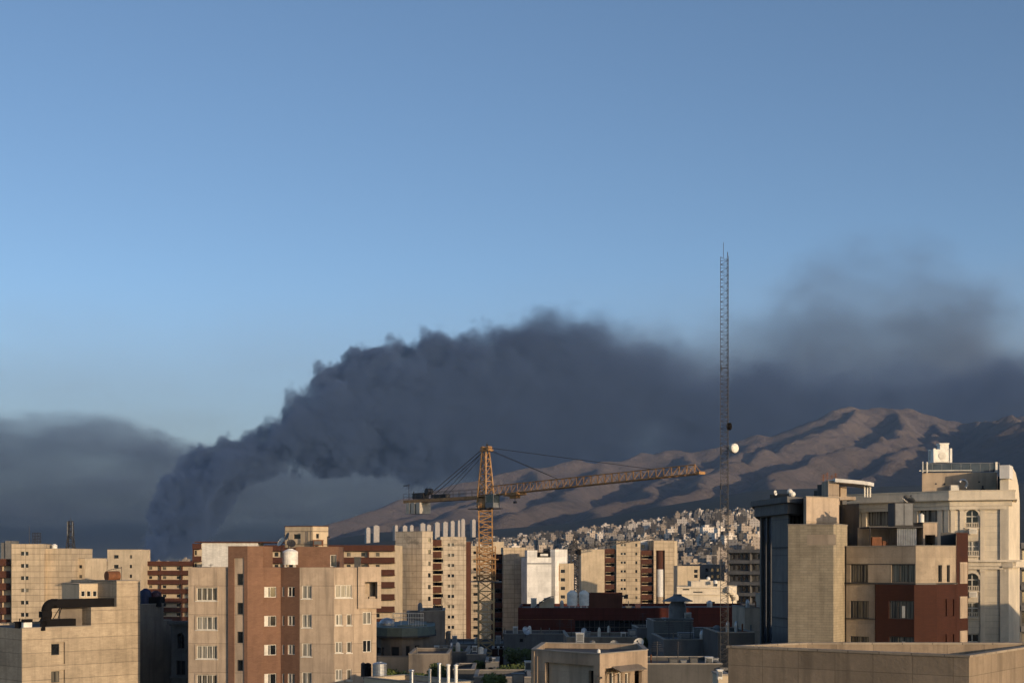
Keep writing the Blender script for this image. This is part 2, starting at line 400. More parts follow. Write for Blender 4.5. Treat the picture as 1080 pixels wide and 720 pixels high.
crest = np.clip((6050 - Y) / 700., .12, 1)
hm = hm + near * crest * (jr - 1.1) * 25 * np.interp(540 + F * X / Y, [300, 560, 800], [.45, .6, 1.]) + jf * 9 * near
pxm = 540 + F * X / Y
cz = city_z(X, np.minimum(Y, 2900.))
fall = np.clip((Y - 2350) / 500., 0, 1)
hm = np.maximum(cz - 4 + 0 * fall, (hm) * fall + (1 - fall) * (cz - 40))
hm = np.where(pxm < 330, hm - (330 - pxm) * 1.2, hm)
hm = np.maximum(hm, -30)
grid_mesh('mountains', mx, my, hm, M['rock'])

# ------------------------------------------------------------------ smoke: real volumes far behind the mountains
def smoke(name, Y0, T, pts, dens, edge_t, edge_b, col, warp, seed, puff=0., puffs=34., soften=1., dstreak=None, streak=1., contrast=1., lowcut=.3, step=.12, dcurve=None, margin=20, nscale=1.):
    # pts: (px, top row, bottom row) of the plume where it stands, at distance Y0, half depth T metres
    u0, u1 = pts[0][0], pts[-1][0]; k = Y0 / F
    us = [p[0] for p in pts]; top = [HY - p[1] for p in pts]; bot = [HY - p[2] for p in pts]
    lo, hi = min(bot) - 10, max(top) + 10
    m = bpy.data.materials.new(name); m.use_nodes = True; n = m.node_tree.nodes; l = m.node_tree.links; n.clear()
    out = n.new('ShaderNodeOutputMaterial'); pv = n.new('ShaderNodeVolumePrincipled'); l.new(pv.outputs[0], out.inputs['Volume'])
    pv.inputs['Color'].default_value = (*col, 1); pv.inputs['Anisotropy'].default_value = 0.
    tc = n.new('ShaderNodeTexCoord'); mp = n.new('ShaderNodeMapping'); mp.inputs['Scale'].default_value = (1 / k,) * 3
    l.new(tc.outputs['Object'], mp.inputs[0])          # metres -> plume units
    def noise(scale, det, rough, off, sc3=(1, 1, 1)):
        a = n.new('ShaderNodeMapping'); a.inputs['Scale'].default_value = sc3; a.inputs['Location'].default_value = (off, off * .7, off * 1.3); l.new(mp.outputs[0], a.inputs[0])
        t = n.new('ShaderNodeTexNoise'); t.inputs['Scale'].default_value = scale; t.inputs['Detail'].default_value = det; t.inputs['Roughness'].default_value = rough
        l.new(a.outputs[0], t.inputs['Vector']); return t
    t1 = noise(nscale / 58., 7, .64, seed, (1 / streak, 1, 1))
    sv = n.new('ShaderNodeVectorMath'); sv.operation = 'SUBTRACT'; l.new(t1.outputs['Color'], sv.inputs[0]); sv.inputs[1].default_value = (.5, .5, .5)
    sm = n.new('ShaderNodeVectorMath'); sm.operation = 'MULTIPLY'; l.new(sv.outputs[0], sm.inputs[0]); sm.inputs[1].default_value = (warp * 2.2 * streak, warp, warp * 2.2)
    ad = n.new('ShaderNodeVectorMath'); l.new(mp.outputs[0], ad.inputs[0]); l.new(sm.outputs[0], ad.inputs[1])
    sp = n.new('ShaderNodeSeparateXYZ'); l.new(ad.outputs[0], sp.inputs[0])
    un = remap(n, l, sp.outputs[0], u0 - 540, u1 - 540)
    def curve(vals, a, b):
        c = n.new('ShaderNodeFloatCurve'); cm = c.mapping.curves[0]
        q = [((x - u0) / (u1 - u0), (v - a) / (b - a)) for x, v in zip(us, vals)]
        cm.points[0].location = q[0]; cm.points[1].location = q[-1]
        for z in q[1:-1]: cm.points.new(*z)
        for pt in cm.points: pt.handle_type = 'AUTO_CLAMPED'
        c.mapping.update(); l.new(un, c.inputs['Value']); return remap(n, l, c.outputs[0], 0, 1, a, b)
    tp, bt = curve(top, lo, hi), curve(bot, lo, hi)
    v = sp.outputs[2]
    def ss(x, wd):
        kk = n.new('ShaderNodeMapRange'); kk.interpolation_type = 'SMOOTHSTEP'; l.new(x, kk.inputs[0]); kk.inputs[1].default_value = 0
        if isinstance(wd, (int, float)): kk.inputs[2].default_value = wd
        else: l.new(wd, kk.inputs[2])
        return kk.outputs[0]
    # the cross-section narrows towards the front and the back of the plume
    yy = mathn(n, l, 'DIVIDE', sp.outputs[1], T / k); y2 = mathn(n, l, 'MULTIPLY', yy, yy)
    half = mathn(n, l, 'MULTIPLY', mathn(n, l, 'SUBTRACT', tp, bt), .32)
    sh = mathn(n, l, 'MULTIPLY', y2, half)
    if puff:            # cauliflower billows
        vo = n.new('ShaderNodeTexVoronoi'); vo.inputs['Scale'].default_value = 1. / puffs; vo.inputs['Detail'].default_value = 2.; vo.inputs['Roughness'].default_value = .55; vo.inputs['Lacunarity'].default_value = 2.3
        wv = n.new('ShaderNodeVectorMath'); wv.operation = 'MULTIPLY_ADD'; l.new(sv.outputs[0], wv.inputs[0]); wv.inputs[1].default_value = (18, 18, 18); l.new(mp.outputs[0], wv.inputs[2])
        l.new(wv.outputs[0], vo.inputs['Vector']); sh = mathn(n, l, 'ADD', sh, mathn(n, l, 'MULTIPLY', mathn(n, l, 'SUBTRACT', vo.outputs['Distance'], .42), remap(n, l, un, .2, .5, puff, puff * .55)))
    a = ss(mathn(n, l, 'SUBTRACT', mathn(n, l, 'SUBTRACT', tp, v), sh), remap(n, l, un, .22, .55, edge_t, edge_t * soften))
    b = ss(mathn(n, l, 'SUBTRACT', mathn(n, l, 'SUBTRACT', v, bt), sh), edge_b)
    d = mathn(n, l, 'MULTIPLY', a, b)
    t2 = noise(nscale / 95., 6, .62, seed + 40, (1 / (dstreak or streak), 1, 1.15))
    c2 = remap(n, l, t2.outputs['Fac'], .5 - .2 / contrast, .5 + .2 / contrast, lowcut, 1.4)
    d = mathn(n, l, 'MULTIPLY', d, c2)
    if dcurve is not None: d = mathn(n, l, 'MULTIPLY', d, curve(dcurve, 0, 1))
    # fades a little towards the ends so that no face of the body shows
    e1 = remap(n, l, mathn(n, l, 'ABSOLUTE', yy), 1.0, .75)
    d = mathn(n, l, 'MULTIPLY', mathn(n, l, 'MULTIPLY', d, e1), dens)
    l.new(d, pv.inputs['Density']); m.cycles.volume_step_rate = step
    # body: the outline with a margin, a closed mesh of real depth
    NX = 70; uu = np.linspace(u0, u1, NX)
    def wide(vals, f):
        g = np.interp(uu, us, vals); g2 = g.copy(); r_ = max(1, int(margin / ((u1 - u0) / NX)))
        for q in range(-r_, r_ + 1): g2 = f(g2, np.roll(g, q) if 0 <= 1 else g)
        return g2
    gt = np.interp(uu, us, top); gb = np.interp(uu, us, bot)
    du = (u1 - u0) / (NX - 1); r_ = int(math.ceil(margin / du))
    T_ = [max(gt[max(0, i - r_):i + r_ + 1]) + margin for i in range(NX)]; B_ = [min(gb[max(0, i - r_):i + r_ + 1]) - margin * .6 for i in range(NX)]
    verts, faces = [], []
    for i in range(NX):
        x = (uu[i] - 540) * k
        for yv, zv in ((-T, B_[i]), (T, B_[i]), (T, T_[i]), (-T, T_[i])): verts.append((x, yv, zv * k))
    for i in range(NX - 1):
        o = 4 * i
        for a_, b_ in ((0, 1), (1, 2), (2, 3), (3, 0)): faces.append((o + a_, o + 4 + a_, o + 4 + b_, o + b_))
    faces += [(0, 1, 2, 3), tuple(4 * (NX - 1) + q for q in (3, 2, 1, 0))]
    me = bpy.data.meshes.new(name); me.from_pydata(verts, [], faces); me.materials.append(m)
    bm = bmesh.new(); bm.from_mesh(me); bmesh.ops.recalc_face_normals(bm, faces=bm.faces); bm.to_mesh(me); bm.free()
    o = bpy.data.objects.new(name, me); COL.objects.link(o); o.location = (0, Y0, H); o['kind'] = 'stuff'
    return o
SC = (.125, .185, .325)  # blue of the distant haze put into the smoke's own colour
o = smoke('smoke_plume', 7900, 330, [(150, 575, 600), (162, 540, 602), (174, 502, 604), (190, 480, 604), (208, 466, 598), (226, 460, 578), (238, 451, 548), (252, 442, 533), (268, 438, 524), (284, 440, 516),
    (297, 436, 512), (301, 404, 514), (312, 394, 513), (335, 379, 520), (358, 366, 520), (380, 352, 517), (400, 345, 520), (418, 340, 526), (436, 346, 532), (458, 338, 536), (482, 333, 540), (512, 325, 552),
    (540, 314, 560), (562, 306, 566), (580, 304, 566), (600, 308, 566), (625, 312, 566), (650, 322, 566), (675, 330, 566), (700, 335, 566), (760, 345, 566), (830, 352, 566), (900, 355, 566), (1000, 355, 566), (1150, 350, 566)],
    .027, 9, 9, SC, 32, 3., puff=34, puffs=38, soften=6., contrast=2.1, lowcut=.18, dstreak=1.7,
    dcurve=[1.] * 16 + [.9, .85, .8, .75, .7, .66, .62] + [.58, .54, .5, .48, .44, .42, .4, .36, .32, .3, .3, .3, .3], step=.10)
o['label'] = 'dense dark grey smoke plume rising from the horizon and leaning right'
o = smoke('drifting_smoke', 9100, 420, [(520, 345, 480), (600, 318, 520), (680, 300, 560), (730, 285, 566), (790, 300, 566), (830, 262, 566), (870, 240, 566), (940, 240, 566), (1000, 250, 566), (1060, 300, 566), (1120, 330, 566), (1250, 340, 566)],
    .0022, 100, 30, (.20, .25, .36), 70, 21., contrast=1.8, lowcut=.2, step=.12, streak=1.3, nscale=.8)
o['label'] = 'thin drifting smoke spreading over the mountains'
o = smoke('smoke_bank', 18000, 700, [(-160, 425, 560), (0, 428, 560), (60, 430, 558), (120, 438, 556), (180, 456, 556), (215, 466, 558), (260, 462, 560), (320, 458, 562), (380, 455, 562), (440, 455, 566), (520, 470, 566), (640, 500, 566)],
    .0022, 15, 14, (.20, .27, .40), 34, 55., contrast=2., lowcut=.3, step=.12, streak=2.6, nscale=1.5)
o['label'] = 'flat dark smoke bank lying low along the horizon'

o = smoke('low_smoke', 20500, 850, [(-420, 488, 612), (-200, 492, 612), (100, 500, 612), (300, 505, 612), (450, 505, 612), (700, 505, 612), (1000, 500, 612), (1400, 500, 612)],
    .0024, 60, 4, (.30, .36, .45), 18, 77., contrast=.9, lowcut=.7, step=.15, streak=2.5)
o['label'] = 'thin grey smoky air hugging the horizon under the smoke bank'

o = smoke('thin_veil', 23000, 1000, [(-600, 255, 620), (100, 265, 620), (500, 265, 620), (900, 235, 620), (1600, 220, 620)],
    .00042, 190, 4, (.50, .53, .55), 40, 91., contrast=.8, lowcut=.75, step=.2, streak=2.5, margin=10)
o['label'] = 'very thin grey smoke veil dimming the lower sky'

# ------------------------------------------------------------------ haze: the air itself, one closed box
HAZE = 2.7e-5
if HAZE:
    mb = MB(); mb.box(-7000, -450, -32, 7000, 7150, 1010)
    m = bpy.data.materials.new('haze_air'); m.use_nodes = True; n = m.node_tree.nodes; l = m.node_tree.links; n.clear()
    out = n.new('ShaderNodeOutputMaterial'); pv = n.new('ShaderNodeVolumePrincipled'); l.new(pv.outputs[0], out.inputs['Volume'])
    pv.inputs['Color'].default_value = (.34, .55, .95, 1); pv.inputs['Density'].default_value = HAZE
    hz = mb.build('haze', m); hz['kind'] = 'stuff'
# ================================================================== LEFT SIDE
# --- sand brick block in the left foreground
b0 = P(23, 150); b1 = (b0[0] + 14 * .7071, b0[1] + 14 * .7071); bl = (b0[0] - 16 * .7071, b0[1] + 16 * .7071); bb = (b1[0] - 16 * .7071, b1[1] + 16 * .7071)
zt = Z(662.5, 150)
t = thing('apartment_building', 'blank sand coloured brick block with stepped roofline and two small windows, left foreground', 'building', base([b0, b1, bb, bl]))
hs = [hole_px(b0, b1, 54, 68.5, 677, 700), hole_px(b0, b1, 54, 68.5, 706, 729), hole_px(b0, b1, 54, 68.5, 735, 758)]
mb = MB(); facade(mb, bl, b0, 0, zt); 
u96, u123 = u_at(b0, b1, 96), u_at(b0, b1, 123); L14 = 14.
zm, zh = Z(640, 155.6), Z(612.3, 159)
facade(mb, b0, b1, 0, zt, hs, .3)
facade(mb, b0, b1, zt, zm, (), u_range=(u96, L14)); facade(mb, b0, b1, zm, zh, (), u_range=(u123, L14))
facade(mb, b1, bb, 0, zh); facade(mb, bb, bl, 0, zt)
mb.build('wall', M['concrete_wall'], t)
for h in hs:
    rb = MB(); rb.face([wpt(b0, b1, u, z, -.3) for u, z in ((h[0], h[2]), (h[1], h[2]), (h[1], h[3]), (h[0], h[3]))]); r_ = rb.build('window_niche', M['concrete_wall'], t)
    wi = (h[0] + .05, h[0] + (h[1] - h[0]) * .66, h[3] - 1.35, h[3] - .15); fb = MB()
    wbox(fb, b0, b1, wi[0], wi[1], wi[2], wi[3], -.297, -.24); f_ = fb.build('window', M['frame_d'], t)
    pb = MB()
    pb.face([wpt(b0, b1, u, z, -.236) for u, z in ((wi[0] + .06, wi[2] + .06), (wi[1] - .06, wi[2] + .06), (wi[1] - .06, wi[3] - .06), (wi[0] + .06, wi[3] - .06))]); pb.build('pane', M['glassd' if h is hs[0] else 'curtain2'], f_)
d, n, L = wdir(b0, b1); bk = lambda u, q, z: Vector((b0[0], b0[1], 0)) + d * u - n * q + Vector((0, 0, z))
def dbox(mb, u0, u1, q0, q1, z0, z1, m=0): mb.obox(bk(u0, q0, z0), d * (u1 - u0), -n * (q1 - q0), Vector((0, 0, z1 - z0)), m)
rb = MB(); dbox(rb, .25, L - .25, .25, 15.7, zt - .5, zt - .3); rb.build('roof', M['roof'], t)
rb = MB(); dbox(rb, -.03, u96 - .02, -.04, .3, zt + .003, zt + .1); rb.build('coping', M['coping'], t)
sb = MB(); dbox(sb, u123 + .004, L - .01, .004, 5., zt - .2, zh - .01); dbox(sb, u96 + .004, u123, .004, 4, zt - .2, zm - .01); sb.build('stair_head', M['concrete_wall'], t)
cb = MB(); dbox(cb, u123 - .08, L + .05, -.06, 5.05, zh + .003, zh + .09); cb.build('coping', M['coping'], t)
# white framed roof hut behind the duct
t = thing('roof_hut', 'small pale roof hut with a row of dark windows behind the black duct', 'hut', bk(8, 5, zt - .3))
hb = MB(); _p, _q = bk(0, 4.2, 0), bk(14, 4.2, 0); A, B_ = bk(u_at((_p.x, _p.y), (_q.x, _q.y), 83.6), 4.2, 0), bk(u123 + .1, 4.2, 0)
A, B_ = (A.x, A.y), (B_.x, B_.y); zhh = Z(615.5, 160)
hh = [hole_px(A, B_, x, x + 4.6, 622.5, 629) for x in (85.6, 91.6, 98, 104.2, 110.4)]
dp = [A, B_, (B_[0] - n.x * 4, B_[1] - n.y * 4), (A[0] - n.x * 4, A[1] - n.y * 4)]
block(t, dp, zt - .3, zhh, 'cream_plain', {0: hh}, parapet=.15, roof='rooflight')
for h in hh: win(t, A, B_, h, mull=0, style='glassd')
# black duct
t = thing('roof_duct', 'big black ventilation duct bending down onto the sand brick roof', 'duct', bk(4, 1, zt - .3))
mb = MB()
u60 = u_at(b0, b1, 62); zd0, zd1 = Z(639.6, 157), Z(630.6, 157)
dbox(mb, u60, u123 + .3, .5, 1.5, zd0, zd1); mb.build('duct_run', M['black'], t)
mb = MB(); e0 = bk(u60 + .0, 1., (zd0 + zd1) / 2); e1 = bk(u_at(b0, b1, 55), 1.1, Z(649, 153.5)); e2 = bk(u_at(b0, b1, 52), 1.15, Z(656, 153))
qs = [e0 + d * .35, e0 - d * .35, e0 - d * .75 - Vector((0, 0, .25)), e0 - d * .95 - Vector((0, 0, .7)), e1 + Vector((0, 0, .35)), e1 - d * .05 - Vector((0, 0, .1)), e2]
for qa, qb_ in zip(qs, qs[1:]): mb.tube(qa, qb_, .52, 14, .52)
for qa in qs[1:-1]: mb.lathe(qa, [(0, -.52), (.37, -.37), (.52, 0), (.37, .37), (0, .52)], 14)
mb.build('duct_elbow', M['black'], t, smooth=False)
mb = MB(); mb.tube(bk(u_at(b0, b1, 59), .6, Z(652, 153)), bk(u_at(b0, b1, 66), .6, zd0 + .05), .05); mb.tube(bk(u_at(b0, b1, 64), .6, Z(652, 153)), bk(u_at(b0, b1, 68), .6, zd0 + .05), .05); mb.build('strut', M['black'], t)
mb = MB(); dbox(mb, u_at(b0, b1, 52), u_at(b0, b1, 82.5), .5, 1.8, zt - .25, Z(652.5, 153.5)); mb.build('fan_box', M['black'], t)
mb = MB(); dbox(mb, u_at(b0, b1, 46.5), u_at(b0, b1, 54), .4, 1.2, Z(651, 152), Z(644.5, 152)); mb.build('fan_motor', M['black'], t)
# grey-pink partition under the duct
mb = MB(); dbox(mb, u_at(b0, b1, 72), u96 - .03, 1.9, 2.1, zt - .28, Z(640, 156)); solo('roof_partition', mb, M['greybrown'], 'grey pink partition wall under the black duct', 'wall', bk(8, 2, zt - .3))
# air conditioner condenser and dark boxes
t = thing('condenser_unit', 'white condenser unit with a dark top at the roof edge of the sand brick block', 'air conditioner', bk(u_at(b0, b1, 30), 1, zt - .3))
mb = MB(); u_ = u_at(b0, b1, 26.5); dbox(mb, u_, u_ + .95, .35, .8, zt - .25, zt + .62); mb.build('casing', M['whitep'], t)
mb = MB(); dbox(mb, u_ - .03, u_ + 1.0, .3, .85, zt + .625, zt + .95); mb.build('top_cover', M['black'], t)
for k_, (p0, p1, hh_, lab) in enumerate([(12, 20, .75, 'dark roof vent box near the shaded corner of the sand brick block'), (39, 43.5, .85, 'narrow dark roof vent beside the white condenser unit')]):
    mb = MB(); Y_ = 150.5; x0, x1 = P(p0, Y_)[0], P(p1, Y_)[0]; q0 = 1.2 if k_ else 4
    mb.box(x0, Y_ + 1, zt - .3, x1, Y_ + 1.8, zt + hh_ - .2); mb.box(x0 - .1, Y_ + .9, zt + hh_ - .19, x1 + .1, Y_ + 1.9, zt + hh_ - .08)
    mb.tube(((x0 + x1) / 2, Y_ + 1.4, zt), ((x0 + x1) / 2, Y_ + 1.4, zt + hh_ + .25), .07)
    solo('roof_vent', mb, M['black'], lab, 'vent', (x0, Y_ + 1, zt - .3))
# rusty tank on the stair head with TV aerial
t = thing('roof_tank', 'rusty brown water tank on the stair head beside a bent aerial', 'tank', bk(u123 + .5, 2.5, zh - .01))
mb = MB(); c_ = bk(u123 + .9, 2.5, zh + .55); mb.tube(c_ - d * .75, c_ + d * .75, .55, 14); mb.build('drum', M['redrust'], t)
mb = MB(); dbox(mb, u123 + .3, u123 + .4, 2.2, 2.8, zh, zh + .2); dbox(mb, u123 + 1.3, u123 + 1.4, 2.2, 2.8, zh, zh + .2); mb.build('cradle', M['darkcrane'], t)
t = thing('tv_aerial', 'thin bent aerial above the rusty roof tank', 'aerial', bk(u123 + 1.6, 2, zh))
mb = MB(); mb.tube(bk(u123 + 1.75, 2, zh), bk(u123 + 1.75, 2, zh + 1.6), .03); mb.build('pole', M['darkcrane'], t)
mb = MB(); mb.tube(bk(u123 + .1, 2, zh + 1.2), bk(u123 + 1.75, 2, zh + 1.5), .03)
for q in range(5): p_ = bk(u123 + .3 + q * .3, 2, zh + 1.24 + q * .05); mb.tube(p_ - n * .3, p_ + n * .3, .02)
mb.build('elements', M['darkcrane'], t)

# --- shaded wall behind it, tank, ornate house
t = thing('apartment_building', 'grey shaded block behind the sand brick corner, a dark tank on its roof', 'building', (*P(160, 178), 0))
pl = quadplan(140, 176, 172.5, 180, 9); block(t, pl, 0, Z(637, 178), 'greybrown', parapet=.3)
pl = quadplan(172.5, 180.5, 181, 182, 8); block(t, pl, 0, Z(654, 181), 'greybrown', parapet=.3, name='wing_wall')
t = thing('water_tank', 'dark blue and maroon plastic tanks side by side on the shaded roof', 'tank', PT(160, 637, 179))
mb = MB(); mb.lathe(PT(153.5, 637.2, 179.5) + Vector((0, 0, -.3)), [(0, 0), (.72, 0), (.74, 1.5), (.65, 2.0), (.2, 2.35), (0, 2.36)], 18); mb.build('blue_drum', M['bluepl'], t, smooth=True)
mb = MB(); mb.lathe(PT(164.5, 637.2, 180.5) + Vector((0, 0, -.3)), [(0, 0), (.72, 0), (.74, 1.4), (.65, 1.8), (.2, 2.1), (0, 2.1)], 18); mb.build('maroon_drum', M['maroon'], t, smooth=True)
mb = MB(); mb.box(*PT(150, 637, 179)[:2], Z(637, 179) - .29, PT(171, 637, 180)[0], 181.5, Z(629, 180)); mb.build('black_screen', M['black'], t)

t = thing('ornate_house', 'dark grey ornate house with arched window squeezed beside the beige brown block', 'house', (*P(190, 178), 0))
pl = quadplan(180.6, 176, 203, 175, 9); A, B_ = pl[0], pl[1]
hA = hole_px(A, B_, 187, 194.5, 667, 683.5); hB = hole_px(A, B_, 186, 195.5, 696, 711.5)
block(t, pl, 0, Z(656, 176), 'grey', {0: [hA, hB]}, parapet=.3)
for h in (hA, hB): win(t, A, B_, h, mull=1, style='glassd', fr='frame_d')
mb = MB(); wbox(mb, A, B_, -.3, wdir(A, B_)[2], Z(657.5, 176), Z(654.3, 176), -.3, .45); wbox(mb, A, B_, -.15, wdir(A, B_)[2], Z(659.3, 176), Z(657.52, 176), .003, .25); wbox(mb, A, B_, -.05, wdir(A, B_)[2], Z(714.5, 176), Z(712.8, 176), .003, .25); mb.build('cornice', M['grey'], t)
mb = MB()
for h in (hA,):
    cu, r_ = (h[0] + h[1]) / 2, (h[1] - h[0]) / 2
    for k in range(8):     # arch infill corners and hood
        a0, a1 = math.pi * k / 8, math.pi * (k + 1) / 8
        for ra, rb_, o0, o1 in ((r_ + .02, r_ + .22, .003, .12),):
            q = [wpt(A, B_, cu + rr * math.cos(aa), h[3] - r_ + rr * math.sin(aa), oo) for rr, aa, oo in ((ra, a0, o1), (rb_, a0, o1), (rb_, a1, o1), (ra, a1, o1))]
            mb.face(q)
            mb.face([wpt(A, B_, cu + rb_ * math.cos(aa), h[3] - r_ + rb_ * math.sin(aa), oo) for aa, oo in ((a0, o0), (a1, o0), (a1, o1), (a0, o1))])
        q = [wpt(A, B_, cu + r_ * math.cos(a0), h[3] - r_ + r_ * math.sin(a0), .004), wpt(A, B_, cu + r_ * math.cos(a1), h[3] - r_ + r_ * math.sin(a1), .004)]
        ccx = cu + (r_ if k < 4 else -r_); mb.face([q[0], q[1], wpt(A, B_, ccx, h[3], .004)])
mb.build('arch_hood', M['grey'], t)
mb = MB(); wbox(mb, A, B_, hA[0] - .2, hA[1] + .2, hA[2] - .25, hA[2] - .003, .003, .2); mb.build('sill', M['grey'], t)

# --- far left pale towers
def tower(label, blocks, holes=None, grp=None, name='tower_block'):
    pass
t = thing('tower_block', 'tall cream tower at far left with a column of twin windows', 'tower', (*P(30, 350), 0))
pl = quadplan(12, 350, 46.5, 351, 14); A, B_ = pl[0], pl[1]
hs = [hole_px(A, B_, 22, 30, 583.4 - 2 + 12.9 * i, 583.4 + 2 + 12.9 * i) for i in range(8)]
block(t, pl, 0, Z(573.5, 350), 'cream', {0: hs}, parapet=.8)
for h in hs: slot(t, A, B_, h)
pl = quadplan(48, 353.5, 75.5, 353, 14); block(t, pl, 0, Z(578.3, 353), 'cream', parapet=.6, name='wing_wall')
pl = quadplan(76.2, 358, 89.6, 357, 10); A, B_ = pl[0], pl[1]
hs = [hole_px(A, B_, 83, 86.5, 595.5 + 10.4 * i, 599 + 10.4 * i) for i in range(6)]
block(t, pl, 0, Z(588.6, 357), 'cream_plain', {0: hs}, parapet=.5, name='stair_wall')
for h in hs: slot(t, A, B_, h, mid=False)
t = thing('roof_frame', 'dark openwork tank frame on the roof of the far left cream tower', 'frame', (*P(38, 355), Z(574, 355)))
mb = MB()
for i in range(6):
    for j in range(3): mb.tube(PT(34.5 + i * 1.7, 574.5, 354 + j * 1.5), PT(34.5 + i * 1.7, 561.5, 354 + j * 1.5), .09, 4)
mb.build('post', M['darkcrane'], t); mb = MB()
for z in (562, 565, 568, 571):
    for j in range(3): mb.tube(PT(34.5, z, 354 + j * 1.5), PT(43, z, 354 + j * 1.5), .08, 4)
mb.build('rail', M['darkcrane'], t)
mb = MB(); mb.tube(PT(31, 574.5, 354), PT(31, 555, 354), .06, 5); mb.tube(PT(30, 560, 354), PT(32, 560, 354), .04, 4); solo('roof_aerial', mb, M['darkcrane'], 'thin aerial rod beside the openwork frame on the far left tower', 'aerial', PT(31, 574.5, 354))
mb = MB(); mb.lathe(PT(57.5, 578.8, 358), [(0, 0), (.7, 0), (.7, 1.0), (.3, 1.3), (0, 1.3)], 12); solo('roof_tank', mb, M['whitep'], 'small pale tank on the lower roof of the far left cream tower', 'tank', PT(57.5, 578.8, 358))
# lattice telecom tower
def lattice(mb, p, q, w0, w1, n, r, sides=4, br=None):
    p, q = Vector(p), Vector(q); d_ = (q - p).normalized(); a = d_.orthogonal().normalized()
    if abs(d_.z) > .9: a = Vector((1, 0, 0)); a = (a - d_ * a.dot(d_)).normalized()
    b = d_.cross(a); br = br or r * .6
    ang = [math.pi / sides + 2 * math.pi * k / sides for k in range(sides)]
    def pt(k, f): ww = (w0 + (w1 - w0) * f) / 2 / math.cos(math.pi / sides); return p + (q - p) * f + (a * math.cos(ang[k]) + b * math.sin(ang[k])) * ww
    for k in range(sides): mb.tube(pt(k, 0), pt(k, 1), r, 4, cap=False)
    for i in range(n):
        f0, f1 = i / n, (i + 1) / n
        for k in range(sides):
            k2 = (k + 1) % sides
            mb.tube(pt(k, f0), pt(k2, f0), br, 4, cap=False)
            if (i + k) % 2: mb.tube(pt(k, f0), pt(k2, f1), br, 4, cap=False)
            else: mb.tube(pt(k2, f0), pt(k, f1), br, 4, cap=False)
t = thing('telecom_mast', 'short lattice mast standing behind the far left cream tower', 'mast', (*P(74.5, 420), Z(590, 420)))
mb = MB(); lattice(mb, PT(74.5, 592, 420), PT(74.5, 566, 420), 2.6, 1.5, 6, .16, 4, .1); lattice(mb, PT(74.5, 566, 420), PT(74.5, 549, 420), 1.5, 1.1, 6, .14, 4, .09); mb.build('lattice', M['mastm'], t)
mb = MB()
for y in (553, 558, 563):
    for s_ in (-.75, .75): mb = MB(); mb.tube(PT(74.5, y, 420) + Vector((s_, -.8, -.5)), PT(74.5, y, 420) + Vector((s_, -.8, .9)), .13, 6); mb.build('antenna_panel', M['greypaint'], t)
mb = MB(); mb.tube(PT(74.5, 549, 420), PT(74.5, 545, 420), .06, 4); mb.build('lightning_rod', M['mastm'], t)

# --- brown banded balcony blocks
def banded(t, plan, ztop, fl, nfl, bandh, holes_x, wallmat='cream_plain', first=0., out=1.3, dark=()):
    A, B_ = plan[0], plan[1]; d_, n_, L = wdir(A, B_); hs = []
    for i in range(nfl):
        z1 = ztop - first - i * fl - bandh
        for (u0, u1) in holes_x(L): hs.append((u0, u1, z1 - (fl - bandh) * .85, z1 - .35))
    block(t, plan, 0, ztop - .02, wallmat, {0: hs}, parapet=.4, coping=False)
    for h in hs[:90]:
        pb = MB(); pb.face([wpt(A, B_, u, z, -.22) for u, z in ((h[0], h[2]), (h[1], h[2]), (h[1], h[3]), (h[0], h[3]))]); pb.build('window', M[rnd.choice(['glassd', 'glassd', 'curtain2'])], t)
    for i in range(nfl + 1):
        z1 = ztop - first - i * fl; mb = MB()
        wbox(mb, A, B_, .02, L - .02, z1 - bandh, z1, out - .15, out); wbox(mb, A, B_, .02, L - .02, z1 - bandh - .02, z1 - bandh + .18, .004, out - .152)
        for k in range(int(L / 7) + 1):
            u = min(L - .25, .02 + k * 7.); wbox(mb, A, B_, u, u + .2, z1 - fl + .01, z1 - bandh - .025, .004, out - .3) if i < nfl else None
        mb.build('balcony', M['band'], t)
def wx(step, wd, st=1.): return lambda L: [(st + k * step, st + k * step + wd) for k in range(int((L - st) / step))]
t = thing('banded_block', 'brown and cream banded apartment block at the left edge of the photo', 'building', (*P(2, 352), 0))
banded(t, quadplan(-30, 352, 11.5, 354, 12), Z(589, 353), 3.0, 8, 1.7, wx(4.2, 1.1))
mb = MB(); pl = quadplan(1, 400, 11.5, 400, 6); mb.prism(pl, 0, Z(572, 400)); mb.prism(quadplan(5.5, 399.4, 11.8, 399.4, 6.4), 0, Z(570, 400)); solo('tower_block', mb, M['greyseam'], 'narrow grey tower peeping over the banded block at the left edge', 'tower', (*P(6, 400), 0))
t = thing('banded_block', 'long brown and cream banded block around the plain cream stair tower', 'building', (*P(150, 455), 0))
banded(t, quadplan(80, 456, 214, 452, 12), Z(591.5, 454), 2.93, 7, 1.45, wx(4.6, 1.2))
t = thing('stair_tower', 'plain cream stair tower with paired little windows rising among brown bands', 'tower', (*P(130, 447), 0))
pl = quadplan(113.2, 447, 148, 446, 9); A, B_ = pl[0], pl[1]
hs = [hole_px(A, B_, x0, x1, 585 + 10.2 * i, 588.6 + 10.2 * i) for i in range(6) for x0, x1 in ((120, 125), (136.6, 139.2))]
block(t, pl, 0, Z(579.3, 447), 'cream_plain', {0: hs}, parapet=.6)
for h in hs: slot(t, A, B_, h, mid=False)
